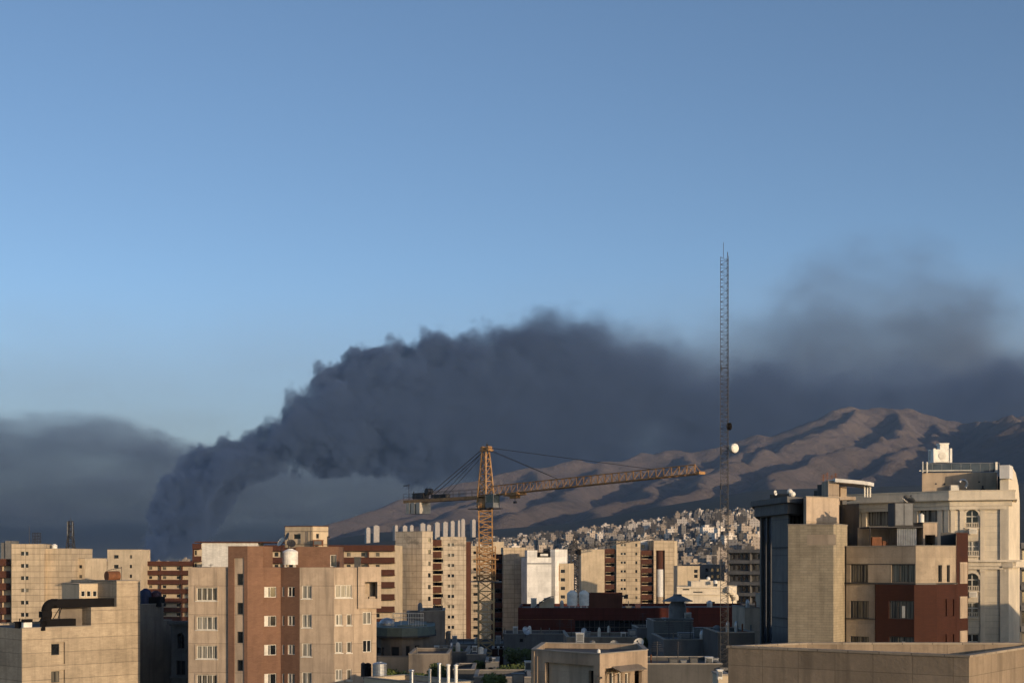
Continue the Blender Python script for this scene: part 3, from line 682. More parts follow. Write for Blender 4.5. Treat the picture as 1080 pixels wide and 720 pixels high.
# --- white brick block left of the beige brown building and its slab
t = thing('apartment_building', 'pale brick penthouse block with brown roof slab behind the beige brown building', 'building', (*P(240, 300), 0))
pl = quadplan(213, 300, 272, 301, 14); block(t, pl, 0, Z(572, 300), 'white', parapet=.5, coping=False)
mb = MB(); wbox(mb, pl[0], pl[1], -1.5, 17, Z(571.9, 300), Z(570.8, 300), -13, .5); mb.build('roof_slab', M['band'], t)
t = thing('banded_block', 'brown banded building seen behind and right of the beige brown building', 'building', (*P(380, 352), 0))
banded(t, quadplan(270, 352, 417, 350, 13), Z(574.6, 351), 3.0, 9, 1.45, wx(3.6, 1.0))
pl2 = quadplan(204, 340, 213.5, 340, 8); banded(t, pl2, Z(573, 340), 3.0, 4, 1.3, wx(1.4, .5, .3))

# ================================================================== beige and brown building
YA = 150.
t = thing('apartment_building', 'beige and brown brick apartment building with bay windows and a brown stair tower', 'building', (*P(300, 156), 0))
v = [P(198.5, 150.9), P(243, 150.4), P(277, 150.6), P(296, 151.6), P(316, 150.3), P(352, 149.6), P(373, 150.3), P(397, 151.8), P(396, 165), P(212, 166)]
W = {}
z598 = Z(598, 150)
def H2(k, lst): return [hole_px(v[k], v[k + 1], *q) for q in lst]
W[0] = H2(0, rows(207.2, 229, 619.2, 633.2, 30.6, 4))
W[2] = H2(2, rows(278.6, 291.6, 618.4, 629.6, 30.5, 4))
W[3] = H2(3, [q for r_ in rows(0, 1, 618.3, 629, 30.5, 4) for q in ((297.2, 299.8, r_[2], r_[3]), (303, 310.8, r_[2], r_[3]))])
W[4] = H2(4, rows(318.2, 328.6, 617, 631, 30.5, 4))
W[5] = H2(5, [(353.6, 371, 616.5, 630)] + [q for r_ in rows(0, 1, 647.4, 659, 29.0, 3) for q in ((353.8, 361, r_[2], r_[3]), (365.6, 370.8, r_[2], r_[3]))])
W[6] = H2(6, rows(382.6, 391.8, 645, 658, 29.4, 3))
LGH = hole_px(v[6], v[7], 384.6, 396.8, 612.8, 631.4)
# walls: tan sides and brown middle are different parts
mt, mbn = MB(), MB()
for k in range(10):
    (mbn if k in (2, 3) else mt).m and None
    facade(mbn if k in (1, 2, 3) else mt, v[k], v[(k + 1) % 10], 0, z598, W.get(k, []) + ([(*LGH, .02)] if k == 6 else []), .28)
ins = inset(v, .25)
for k in range(10):
    a, b, c, e = v[k], v[(k + 1) % 10], ins[(k + 1) % 10], ins[k]; q = mbn if k in (1, 2, 3) else mt
    q.face([(a[0], a[1], z598), (b[0], b[1], z598), (c[0], c[1], z598), (e[0], e[1], z598)]); q.face([(c[0], c[1], z598 - .9), (e[0], e[1], z598 - .9), (e[0], e[1], z598), (c[0], c[1], z598)])
mt.build('wall', M['tan'], t, 'beige rendered wall'); mbn.build('wall', M['brown'], t, 'brown brick wall')
rb = MB(); rb.face([(p[0], p[1], z598 - .9) for p in ins]); rb.build('roof', M['roof'], t)
for k, hs in W.items():
    for i, h in enumerate(hs):
        wd = h[1] - h[0]
        win(t, v[k], v[k + 1], h, .22, mull=3 if wd > 1.9 else (2 if wd > 1.5 else (1 if wd > .6 else 0)), style={2: 'glassd', 0: ['curtain2', 'curtain', 'curtain', 'curtain2'][i % 4]}.get(k), sill=k in (0, 4, 5), w=.08 if k != 2 else .06)
        if k == 2: mb = MB(); wbox(mb, v[k], v[k + 1], h[0] + .08, h[0] + .5, h[2] + .06, h[3] - .06, -.18, -.1); mb.build('shutter', M['frame_w'], t)
# moulded frames round the left windows
for h in W[0]:
    mb = MB(); wbox(mb, v[0], v[1], h[0] - .14, h[1] + .14, h[3] + .003, h[3] + .16, .003, .09); wbox(mb, v[0], v[1], h[0] - .14, h[0] - .003, h[2], h[3], .003, .09); wbox(mb, v[0], v[1], h[1] + .003, h[1] + .14, h[2], h[3], .003, .09); mb.build('window_surround', M['tan'], t)
mb = MB(); wbox(mb, v[0], v[1], 3.15, 3.2, 0, z598 - .05, .003, .03); mb.build('downpipe', M['tan2'], t)
# overhanging top corner with loggia
pl = [P(377.5, 150.35), P(402, 151.55), P(402, 154), P(378.2, 153)]
lg = hole_px(pl[0], pl[1], 385, 398, 613.2, 631)
block(t, pl, Z(641.5, 150), z598 + .05, 'tan', {0: [(*lg, 1.4)]}, parapet=.6, name='bay', coping=False)
mb = MB(); mb.face([wpt(pl[0], pl[1], u, z, -1.38) for u, z in ((lg[0], lg[2]), (lg[1], lg[2]), (lg[1], lg[3]), (lg[0], lg[3]))]); wbox(mb, pl[0], pl[1], lg[0] + .1, lg[0] + .5, lg[2] + .01, lg[2] + .5, -1.2, -.4); wbox(mb, pl[0], pl[1], lg[0] + .6, lg[1] - .1, lg[2] + .01, lg[2] + .22, -.9, -.3); mb.build('loggia_back', M['tan2'], t)
# brown stair tower with beige window strip
pl = [P(240.5, 150.1), P(261, 149.4), P(277.2, 150.2), P(277, 155), P(243, 156)]
A, B_ = pl[0], pl[1]; hz_ = hole_px(A, B_, 246.8, 257.2, 588, 900); zs_top = Z(575.4, 149)
block(t, pl, 0, zs_top, 'brown', {0: [(hz_[0], hz_[1], 0, hz_[3], .12)]}, parapet=.6, name='stair_tower', coping=False)
hs = [hole_px(A, B_, 249.6, 255.6, *q) for q in ((604.6, 616.8), (635.2, 647.6), (665.6, 677.8), (695.4, 707.2), (725, 737))]
mb = MB(); facade(mb, A, B_, 0, hz_[3], [(h[0], h[1], h[2], h[3]) for h in hs], .2, -.12, u_range=(hz_[0], hz_[1])); mb.build('window_strip', M['tan'], t)
for h in hs: win(t, A, B_, h, .29, mull=0, style='glassd', fr='frame_d')
block(t, [P(276.4, 151.6), P(287.6, 151.8), P(287.4, 155.4), P(276.8, 155.4)], z598 - .9, zs_top - .01, 'brown', parapet=.3, name='stair_tower', coping=False)
# penthouse: brown walls with cream box above
def qb(x0, x1, Y0, Y1): return quadplan(x0, Y0, x1, Y0, Y1 - Y0)
t2p = qb(312, 357, 156, 161); A, B_ = t2p[0], t2p[1]
hd = hole_px(A, B_, 348.2, 354.8, 584.8, 597.5)
block(t, t2p, z598 - .9, Z(576.2, 156), 'brown', {0: [hd]}, parapet=.3, name='penthouse', coping=False); win(t, A, B_, hd, mull=0, style='curtain2')
pl = [P(300.4, 158.2), P(329.5, 156.7), P(346.2, 158), P(346, 163), P(301, 163)]
hs = [hole_px(pl[0], pl[1], 309.6, 317, 563, 568), hole_px(pl[1], pl[2], 333.4, 336.4, 562.5, 567.5)]
block(t, pl, Z(577, 157), Z(555, 157), 'cream', {0: hs[:1], 1: hs[1:]}, parapet=.3, name='lift_house', coping='band')
win(t, pl[0], pl[1], hs[0], mull=0, style='glassd', fr='frame_d'); win(t, pl[1], pl[2], hs[1], mull=0, style='glassd', fr='frame_d')
mb = MB()
for x, y0, y1 in ((322.5, 560, 572), (327.5, 559.5, 570)): mb.tube(PT(x, y0, 156.4), PT(x, y1, 156.4), .08)
mb.build('drainpipe', M['greybrown'], t)
def tank(label, px, pytop, pybot, Y, rpx, mat='whitep', cat='tank', group=None, legs=True, name='water_tank', dome=.35):
    k = Y / F; r = rpx * k; zb, z1 = Z(pybot, Y), Z(pytop, Y); hgt = z1 - zb; c = Vector((P(px, Y)[0], Y, zb))
    t = thing(name, label, cat, c, group)
    st = .14 * hgt if legs else 0.
    mb = MB(); prof = [(0, st), (r * .96, st)]
    for i in range(5): f = st + (hgt * (1 - dome * .6) - st) * i / 4; prof += [(r, f), (r * (1.0 if i == 4 else .975), f + .03)]
    top = hgt * (1 - dome * .6)
    prof += [(r * .93, top + (hgt - top) * .35), (r * .62, top + (hgt - top) * .72), (r * .4, top + (hgt - top) * .8), (r * .38, hgt), (0, hgt)]
    mb.lathe(c, prof, 22); mb.build('drum', M[mat], t, smooth=False)
    if legs:
        mb = MB()
        for a in range(4): p_ = c + Vector((r * .8 * math.cos(a * 1.57 + .78), r * .8 * math.sin(a * 1.57 + .78), 0)); mb.box(p_.x - .06, p_.y - .06, c.z, p_.x + .06, p_.y + .06, c.z + st - .002)
        mb.build('stand', M['frame_w'], t)
    return t
tank('cream plastic water tank on white feet on the beige brown building roof', 306.2, 578.4, 597.8, 153.4, 8.2)
def dish(label, px, py, Y, r, az=35, el=25, mat='steel', group=None, name='satellite_dish', stand=1.0, cat='dish'):
    c = PT(px, py, Y); t = thing(name, label, cat, c - Vector((0, 0, stand)), group)
    ax = Vector((math.sin(R(az)) * math.cos(R(el)), -math.cos(R(az)) * math.cos(R(el)), math.sin(R(el)))); a = ax.orthogonal().normalized(); b = ax.cross(a)
    mb = MB(); N = 16
    rings = [(0, 0), (.4, .04), (.75, .13), (1, .24)]
    for off in (0., -.03):
        for (r0, h0), (r1, h1) in zip(rings, rings[1:]):
            for k in range(N):
                f = lambda rr, hh, kk: c + (a * math.cos(2 * math.pi * kk / N) + b * math.sin(2 * math.pi * kk / N)) * rr * r + ax * (hh * r + off)
                q = [f(r0, h0, k), f(r1, h1, k), f(r1, h1, k + 1), f(r0, h0, k + 1)]; mb.face(q if r0 else [q[0], q[1], q[2]])
    mb.build('reflector', M[mat], t, smooth=True)
    mb = MB(); mb.tube(c + ax * r * .02 - b * r * .0, c + ax * r * .85, .025, 5); mb.tube(c + ax * r * .75, c + ax * r * .95, .06, 8); mb.build('feed_arm', M['darkcrane'], t)
    mb = MB(); mb.tube(c - ax * .06, c - ax * .1 - Vector((0, 0, stand)), .04, 6); mb.build('pole', M['darkcrane'], t)
    return t
dish('pale satellite dish turned to the left beside the cream lift house', 296.8, 571.5, 157, .55, -50, 30, 'frame_w', stand=2.2)
dish('grey satellite dish in front of the lift house wall', 303.5, 565.5, 155.5, .45, -60, 20, 'greypaint', stand=1.6)
dish('dark satellite dish on the brown penthouse corner', 307, 573, 155.3, .5, 20, 35, 'darkcrane', stand=1.)
def cooler(label, px0, px1, py0, py1, Y, dep=1.0, mat='steel', group=None, name='evaporative_cooler'):
    x0, x1 = P(px0, Y)[0], P(px1, Y)[0]; z0, z1 = Z(py1, Y), Z(py0, Y); t = thing(name, label, 'cooler', ((x0 + x1) / 2, Y, z0), group)
    mb = MB(); g = (z1 - z0) * .12
    mb.box(x0, Y, z0 + g, x1, Y + dep, z1 - .04); mb.box(x0 - .04, Y - .04, z1 - .038, x1 + .04, Y + dep + .04, z1 + .02)
    for xx in (x0, x1 - .07):
        for yy in (Y, Y + dep - .07): mb.box(xx, yy, z0, xx + .07, yy + .07, z0 + g - .002)
    mb.build('casing', M[mat], t)
    mb = MB(); nl = 8; w_ = (x1 - x0) * .1
    for i in range(nl):
        zz = z0 + g + .08 + (z1 - z0 - g - .2) * i / nl; mb.obox((x0 + w_, Y - .004, zz), (x1 - x0 - 2 * w_, 0, 0), (0, -.05, .05), (0, 0, .02))
    mb.build('louvre', M['greypaint' if mat != 'greypaint' else 'steel'], t)
    return t
cooler('brown rusty cooler hung on the lift house wall', 330.2, 340.2, 569.2, 575.6, 155.8, .7, 'redrust')
mb = MB(); mb.tube(PT(345.6, 576, 155.5), PT(345.6, 565.5, 155.5), .07); mb.tube(PT(345.6, 565.7, 155.5), PT(348, 566, 155.5), .07); solo('vent_pipe', mb, M['darkcrane'], 'hooked dark vent pipe at the right of the lift house', 'pipe', PT(345.6, 576, 155.5))
mb = MB(); mb.box(*PT(373.6, 597.6, 153)[:2], z598 - .9, PT(379.5, 0, 153)[0], 154, Z(588, 153)); mb.box(PT(373.2, 0, 153)[0], 152.9, Z(588, 153), PT(380, 0, 153)[0], 154.1, Z(587, 153)); solo('roof_chimney', mb, M['greydark'], 'squat dark chimney on the right end of the beige brown roof', 'chimney', PT(376, 606, 153))
for x, lab in ((212.5, 'tiny aerial stub on the left end of the beige roof'), (222.5, 'thin aerial by the seam of the beige roof')):
    mb = MB(); mb.tube(PT(x, 604, 153), PT(x, 594, 153), .03, 5); mb.tube(PT(x - 2.5, 596, 153), PT(x + 2.5, 595, 153), .025, 4); solo('roof_aerial', mb, M['darkcrane'], lab, 'aerial', PT(x, 604, 153))
# ================================================================== CENTRE: cream towers
t = thing('tower_block', 'broad stained cream tower left of the crane, its left face windowless', 'tower', (*P(450, 366), 0))
v = [P(417, 367), P(445, 362.5), P(456.5, 363.5), P(456, 380), P(419, 384)]
hs = [hole_px(v[1], v[2], 451.4, 454.2, 567 + 12.35 * i, 571.5 + 12.35 * i) for i in range(9)]
block(t, v, 0, Z(560.3, 365), 'stained', {1: hs}, parapet=.8)
for h in hs: slot(t, v[1], v[2], h, mid=False)
t = thing('banded_block', 'narrow brown balcony strip between the two tallest cream towers', 'building', (*P(460, 378), 0))
banded(t, quadplan(455, 378, 466, 378, 8), Z(569, 378), 3.1, 8, 1.6, wx(.4, .8, .3))
t = thing('tower_block', 'cream tower with peeling grey patches and nine twin windows beside the crane', 'tower', (*P(478, 416), 0))
pl = quadplan(464.5, 416, 491.5, 417, 14); A, B_ = pl[0], pl[1]
hs = [hole_px(A, B_, 472.2, 479, 572.6 + 10.85 * i, 575.8 + 10.85 * i) for i in range(9)]
block(t, pl, 0, Z(566, 416), 'stained', {0: hs}, parapet=.8)
for h in hs: slot(t, A, B_, h)
t = thing('banded_block', 'dark brown recess strip right of the patched cream tower', 'building', (*P(493, 425), 0))
block(t, quadplan(490, 425, 496, 425, 8), 0, Z(571, 425), 'band', parapet=.3)
t = thing('tower_block', 'pale tower half hidden behind the crane mast with windows along its edge', 'tower', (*P(507, 500), 0))
pl = quadplan(494, 500, 519, 500, 14); A, B_ = pl[0], pl[1]
hs = [hole_px(A, B_, 499.2, 504, 581 + 8.75 * i, 584 + 8.75 * i) for i in range(12)]
block(t, pl, 0, Z(575.5, 500), 'cream', {0: hs}, parapet=.8)
for h in hs: slot(t, A, B_, h, mid=False)
t = thing('tower_block', 'balconied block just right of the crane mast, coloured dark as a shadow side', 'tower', (*P(525, 440), 0))
banded(t, quadplan(518, 440, 533, 440, 10), Z(584, 440), 3.0, 10, 1.5, wx(.6, 1.4, .3), wallmat='greydark')  # dark wall colour stands in for a shadow side
mb = MB(); mb.prism(quadplan(519, 520, 531.5, 520, 8), 0, Z(571, 520)); solo('tower_block', mb, M['cream_plain'], 'small cream block top above the dark balconies by the crane', 'tower', (*P(525, 520), 0))
t = thing('tower_block', 'cream tower right of the crane, only its stained top in sunlight', 'tower', (*P(543, 400), 0))
pl = quadplan(530.8, 434, 555.6, 434.5, 12); A, B_ = pl[0], pl[1]
block(t, pl, 0, Z(577.2, 434), 'cream', parapet=.6)
for q_ in ((.9, 2.2, 587, 584), (2.8, 4.4, 587, 583.6), (.9, 2., 593.6, 590), (3.2, 5.2, 594, 588.5)):
    mb = MB(); wbox(mb, A, B_, q_[0], q_[1], Z(q_[2], 434), Z(q_[3], 434), .003, .02); mb.build('tan_patch', M['tan2'], t)  # tan patches a little darker than the cream wall
#, 434), Z(584, 434), .003, .02); wbox(mb, A, B_, 2.8, 4.4, Z(587, 434), Z(583.6, 434), .003, .02); wbox(mb, A, B_, .9, 2., Z(593.6, 434), Z(590, 434), .003, .02); wbox(mb, A, B_, 3.2, 5.2, Z(594, 434), Z(588.5, 434), .003, .02); mb.build('tan_patch', M['tan2'], t)
# white building
t = thing('apartment_building', 'plain white clad building with a notched roof and dark roof plant', 'building', (*P(570, 420), 0))
pl = quadplan(555.8, 420, 581.5, 421, 12); A, B_ = pl[0], pl[1]
block(t, pl, 0, Z(587.5, 420), 'white_panel', parapet=.4)
block(t, quadplan(555.9, 419.9, 566.5, 420.1, 9), Z(588, 420), Z(580, 420), 'white_panel', parapet=.3, name='stair_head')
mb = MB(); wbox(mb, A, B_, -.05, wdir(A, B_)[2] + .05, Z(594.6, 420), Z(593.4, 420), .003, .12); mb.build('ledge', M['greypaint'], t)
mb = MB(); mb.prism(quadplan(566.8, 424, 580, 424, 4), Z(589, 424), Z(582, 424)); mb.build('roof_plant', M['black'], t)
mb = MB(); mb.prism(quadplan(570, 422.4, 578, 422.4, 1.), Z(586, 422), Z(583.6, 422)); mb.build('plant_lid', M['white_panel'], t)
t = thing('apartment_building', 'slim white and orange trimmed house behind the plain white building', 'building', (*P(588, 440), 0))
pl = quadplan(580.5, 440, 585.5, 439, 7); block(t, pl, 0, Z(579, 440), 'white_panel', parapet=.2)
pl = quadplan(585.6, 441, 600, 440, 8); A, B_ = pl[0], pl[1]; hs = [hole_px(A, B_, 591, 596, y, y + 4) for y in (600, 609, 618, 627)]
block(t, pl, 0, Z(594, 440), 'cream_plain', {0: hs}, parapet=.3)
for h in hs: win(t, A, B_, h, mull=0, style='glassd')
mb = MB(); wbox(mb, A, B_, .4, 1.4, Z(612, 440), Z(596, 440), .003, .06); mb.build('orange_panel', M['orange'], t)
# right hand twin towers
YP = 490
t = thing('tower_block', 'windowless cream tower at the left of the brown balcony strips', 'tower', (*P(625, YP), 0))
block(t, quadplan(612.8, YP, 637.6, YP + .5, 14), 0, Z(579, YP), 'cream_plain', parapet=.6)
t = thing('banded_block', 'left brown balcony strip between the pale towers on the right', 'building', (*P(643, 500), 0))
banded(t, quadplan(637.8, 492, 648.5, 492, 8), Z(578.5, 492), 3.05, 10, 1.7, wx(.5, 1.0, .2))
t = thing('tower_block', 'cream tower with a column of slots between two brown balcony strips', 'tower', (*P(660, YP), 0))
v = [P(646.3, 496), P(650, YP), P(675.4, YP), P(675.4, 503), P(647.5, 504)]
hs = [hole_px(v[1], v[2], 654.6, 660, 573.2 + 9.23 * i, 575.6 + 9.23 * i) for i in range(10)]; h2 = [hole_px(v[1], v[2], 670, 672.2, 573 + 9.23 * i, 576 + 9.23 * i) for i in range(10)]
block(t, v, 0, Z(570.3, YP), 'cream', {1: hs + h2}, parapet=.6)
for h in hs: slot(t, v[1], v[2], h)
for h in h2: slot(t, v[1], v[2], h, mid=False)
t = thing('banded_block', 'right brown balcony strip below a small white roof hut', 'building', (*P(682, 502), 0))
banded(t, quadplan(675.8, 492, 689.2, 492, 8), Z(580, 492), 3.05, 9, 1.7, wx(.5, 1.1, .2))
hp = quadplan(675.6, 503, 683, 503, 5); block(t, hp, Z(581, 503), Z(570.5, 503), 'white_panel', {0: [hole_px(hp[0], hp[1], 676.6, 680, 574, 578)]}, parapet=.3, name='roof_hut')
mb = MB(); mb.face([wpt(hp[0], hp[1], u, z, -.2) for u, z in ((.2, Z(578.4, 503)), (1.6, Z(578.4, 503)), (1.6, Z(573.5, 503)), (.2, Z(573.5, 503)))]); mb.build('hut_window', M['glassd'], t)
t = thing('tower_block', 'cream tower with a dark slot holding a big white cylinder', 'tower', (*P(702, YP), 0))
pl = quadplan(689.4, YP, 711.5, YP + .3, 13); A, B_ = pl[0], pl[1]
hc = hole_px(A, B_, 692, 701.2, 580, 900)
block(t, pl, 0, Z(569.8, YP), 'cream', {0: [(hc[0], hc[1], 0, hc[3], 4.)]}, parapet=.6)
c = (hc[0] + hc[1]) / 2; r_ = (hc[1] - hc[0]) / 2 - .25
pc = wpt(A, B_, c, 0, -r_ - .1)
mb = MB(); mb.tube((pc.x, pc.y, Z(600, YP)), (pc.x, pc.y, Z(580.6, YP)), r_, 20); mb.build('brown_cylinder', M['band'], t)
mb = MB(); mb.tube((pc.x, pc.y, Z(629, YP)), (pc.x, pc.y, Z(600.1, YP)), r_ + .02, 20); mb.build('white_cylinder', M['white_panel'], t)
mb = MB(); mb.tube((pc.x, pc.y, 0), (pc.x, pc.y, Z(629.1, YP)), r_, 20); mb.build('tan_cylinder', M['tan2'], t)
mb = MB(); mb.face([wpt(A, B_, u, z, -3.9) for u, z in ((hc[0], 0), (hc[1], 0), (hc[1], hc[3]), (hc[0], hc[3]))]); mb.build('slot_back', M['band'], t)
t2 = quadplan(711.6, YP + .8, 714.4, YP + 4, 9); block(t, t2, 0, Z(570.3, YP), 'cream_plain', parapet=.4, name='side_wall')

# ================================================================== tower crane
YC = 210.; cx = P(512, YC)[0]
t = thing('tower_crane', 'orange tower crane with its long lattice jib reaching right across the mountains', 'crane', (cx, YC, 0))
def V3(x, y, z): return Vector((x, y, z))
zj = Z(522.5, YC)
jd = Vector((.685, -.729, 0)); jn = Vector((.729, .685, 0))
mb = MB(); lattice(mb, (cx + .1, YC, Z(612, YC)), (cx, YC, Z(533, YC)), 1.95, 1.95, 14, .13, 4, .085); mb.build('mast', M['orange'], t)
mb = MB(); lattice(mb, (cx + .1, YC, 6), (cx + .1, YC, Z(612.4, YC)), 2.25, 2.25, 14, .17, 4, .10); mb.build('lower_mast', M['ochre2'], t)
mb = MB(); lattice(mb, (cx + .1, YC, Z(613, YC)), (cx + .1, YC, Z(576, YC)), 2.7, 2.7, 6, .11, 4, .08)
for zz in (Z(612.5, YC), Z(590, YC)):
    for s_ in (-1, 1): mb.box(cx - 1.75, YC + s_ * 1.5 - .25, zz, cx + 1.95, YC + s_ * 1.5 + .25, zz + .12); mb.box(cx + .1 + s_ * 1.6 - .25, YC - 1.2, zz, cx + .1 + s_ * 1.6 + .25, YC + 1.2, zz + .12)
mb.build('climbing_frame', M['orange'], t)
mb = MB(); mb.box(cx - 2.2, YC - 1.9, Z(613.4, YC), cx + 2.4, YC + 1.9, Z(612.7, YC)); mb.build('platform', M['greypaint'], t)
mb = MB(); mb.lathe((cx, YC, Z(536, YC)), [(0, 0), (1.15, 0), (1.3, .35), (1.3, .7), (1.05, 1.1), (1.05, 1.5), (0, 1.5)], 20); mb.build('slewing_ring', M['orange'], t)
mb = MB()
for s_ in (-1, 1): mb.obox(V3(cx, YC, Z(536.6, YC)) + jd * -2.1 + jn * (s_ * 1.35 - .3), jd * 4.2, jn * .6, V3(0, 0, .1))
mb.obox(V3(cx, YC, Z(536.6, YC)) - jd * 2.1 - jn * 1.04, jd * .6, jn * 2.08, V3(0, 0, .1))
mb.build('gangway', M['darkcrane'], t)
# tower top
zc = Z(476, YC)
mb = MB()
bs = [V3(cx, YC, zj - .1) + jd * a + jn * b for a, b in ((-.85, -.8), (.95, -.8), (.95, .8), (-.85, .8))]; tp = [V3(cx, YC, zc) + jd * a + jn * b for a, b in ((-.35, -.35), (.45, -.35), (.45, .35), (-.35, .35))]
for k in range(4): mb.tube(bs[k], tp[k], .15, 5); mb.tube(bs[k] - V3(0, 0, 1.2), bs[k], .16, 5)
for i in range(6):
    f0, f1 = i / 6, (i + 1) / 6
    for k in range(4):
        k2 = (k + 1) % 4; a = bs[k].lerp(tp[k], f0); b = bs[k2].lerp(tp[k2], f1); c = bs[k2].lerp(tp[k2], f0)
        mb.tube(a, b, .07, 4, cap=False); mb.tube(a, c, .08, 4, cap=False)
for k in (1,): mb.obox(bs[0].lerp(tp[0], .02) + jn * .25, (bs[1] - bs[0]) * .9, jn * 1.1, V3(0, 0, .12))
mb.build('tower_top', M['orange'], t)
mb = MB(); mb.obox(V3(cx, YC, zc) - jd * .7 - jn * .5, jd * 1.9, jn * 1.0, V3(0, 0, .25)); mb.tube(V3(cx, YC, zc + .5) - jn * .4 + jd * .8, V3(cx, YC, zc + .5) + jn * .4 + jd * .8, .28, 10); mb.tube(V3(cx, YC, zc + .5) - jn * .4 - jd * .4, V3(cx, YC, zc + .5) + jn * .4 - jd * .4, .28, 10)
mb.tube(V3(cx, YC, zc + .2), V3(cx, YC, Z(472.5, YC)), .2, 5); mb.build('head_sheave', M['orange'], t)
mb = MB(); mb.tube(V3(cx + .25, YC, Z(473, YC)), V3(cx + .25, YC, Z(466, YC)), .05, 4); mb.tube(V3(cx + .1, YC, Z(469, YC)), V3(cx + .4, YC, Z(469, YC)), .12, 5); mb.build('wind_gauge', M['darkcrane'], t)
# jib: triangular lattice rising slightly
J0 = V3(cx, YC, zj) + jd * 1.0; J1 = V3(cx, YC, Z(499, 180.)) + jd * 40.4
ax = (J1 - J0).normalized(); up = (V3(0, 0, 1) - ax * ax.z).normalized(); hj0, hj1 = 1.35, 1.2
mb = MB(); N = 30
def jp(f, s_, top=False):
    q = J0.lerp(J1, f)
    return q + up * (hj0 + (hj1 - hj0) * f) if top else q + jn * (s_ * .62)
for s_ in (-1, 1): mb.tube(jp(0, s_), jp(1, s_), .08, 5)
mb.tube(jp(0, 0, True), jp(.985, 0, True), .08, 5)
for i in range(N):
    f0, fm, f1 = i / N, (i + .5) / N, (i + 1) / N
    for s_ in (-1, 1):
        mb.tube(jp(f0, s_), jp(fm, 0, True), .048, 4, cap=False); mb.tube(jp(fm, 0, True), jp(f1, s_), .048, 4, cap=False)
    mb.tube(jp(f0, -1), jp(f0, 1), .05, 4, cap=False); mb.tube(jp(f0, -1), jp(f1, 1), .045, 4, cap=False)
mb.obox(jp(1, -1) - up * .12, jn * 1.24, ax * .5, up * .35)
for i in range(0, 31): f0 = i / 30; mb.tube(jp(f0 * .98, 0), jp(f0 * .98, 0, True), .05, 4)
mb.build('jib', M['orange'], t)
# trolley under the jib
mb = MB(); q = J0.lerp(J1, .135)
mb.obox(q - ax * 1.6 - jn * .8 - up * .4, ax * 3.2, jn * 1.6, up * .28)
for a in (-1.2, 1.2):
    for s_ in (-1, 1): mb.tube(q + ax * a + jn * s_ * .75 - up * .15, q + ax * a + jn * s_ * .9 - up * .15, .2, 10)
mb.obox(q - ax * .7 - jn * .4 - up * .8, ax * 1.4, jn * .8, up * .39); mb.build('trolley', M['orange'], t)
mb = MB(); mb.tube(q - up * .8, q - up * 1.25, .05, 5); mb.obox(q - up * 1.5 - ax * .25 - jn * .12, ax * .5, jn * .24, up * .28); mb.build('hook_block', M['darkcrane'], t)
# counter jib
C0 = V3(cx, YC, zj) - jd * .8; C1 = V3(cx, YC, zj - .15) - jd * 18.3
mb = MB()
for s_ in (-1, 1): mb.obox(C0 + jn * (s_ * .7 - .1), C1 - C0, jn * .2, V3(0, 0, -.45))
for i in range(12): a = C0.lerp(C1, i / 11); mb.obox(a - jn * .6, jn * 1.2, jd * -.15, V3(0, 0, -.2))
mb.obox(C0 - jn * .55 - V3(0, 0, .1), C1 - C0, jn * 1.1, V3(0, 0, .04)); mb.build('counter_jib', M['orange'], t)
mb = MB()
for s_ in (-1, 1):
    for i in range(13): a = C0.lerp(C1, i / 12) + jn * (s_ * .75); mb.tube(a, a + V3(0, 0, 1.0 if i > 3 else .9), .03, 4)
    for hh in (.5, 1.0): mb.tube(C0 + jn * s_ * .75 + V3(0, 0, hh), C1 + jn * s_ * .75 + V3(0, 0, hh), .025, 4)
mb.build('handrail', M['darkcrane'], t)
for a, wd in ((15.2, 1.), (16.4, 1.), (13.9, 1.)):
    mb = MB(); o_ = V3(cx, YC, zj - .3) - jd * a - jn * .55; mb.obox(o_ - V3(0, 0, 2.) - jn * .55, jd * -.85, jn * 2.2, V3(0, 0, 1.7)); mb.build('counterweight', M['concblock'], t)
mb = MB(); mb.obox(V3(cx, YC, zj + .0) - jd * 16.3 - jn * .6, jd * 2.6, jn * 1.2, V3(0, 0, .9)); mb.tube(V3(cx, YC, zj + 1.1) - jd * 13. - jn * .5, V3(cx, YC, zj + 1.1) - jd * 13. + jn * .5, .5, 12); mb.obox(V3(cx, YC, zj + .0) - jd * 12 - jn * .4, jd * 3.5, jn * .8, V3(0, 0, .55)); mb.build('hoist_winch', M['darkcrane'], t)
mb = MB(); mb.tube(C1 + jd * .4, C1 + jd * .4 + V3(0, 0, 2.6), .05, 4); mb.obox(C1 + jd * .2 + V3(0, 0, 2.3), jd * -1.2, jn * .3, V3(0, 0, .12)); mb.tube(C1 + jd * 1.6, C1 + jd * 1.6 + V3(0, 0, 1.4), .08, 4); mb.build('floodlight_post', M['darkcrane'], t)
# cables
mb = MB()
T0 = V3(cx, YC, zc + .3)
for s_ in (-.35, .35): mb.tube(T0 + jn * s_ + jd * .5, jp(.36, 0, True) + jn * s_ * .2, .04, 4); mb.tube(T0 + jn * s_ + jd * .5 + V3(0, 0, .25), jp(.80, 0, True) + jn * s_ * .2, .04, 4)
for s_ in (-.5, .5): mb.tube(T0 + jn * s_ * .7 - jd * .4, C1 + jd * 4.4 + jn * s_ + V3(0, 0, -.1), .05, 4); mb.tube(T0 + jn * s_ * .7 - jd * .4 + V3(0, 0, -.5), C1 + jd * 8 + jn * s_ + V3(0, 0, -.1), .035, 4)
mb.build('pendant_cable', M['cable'], t)
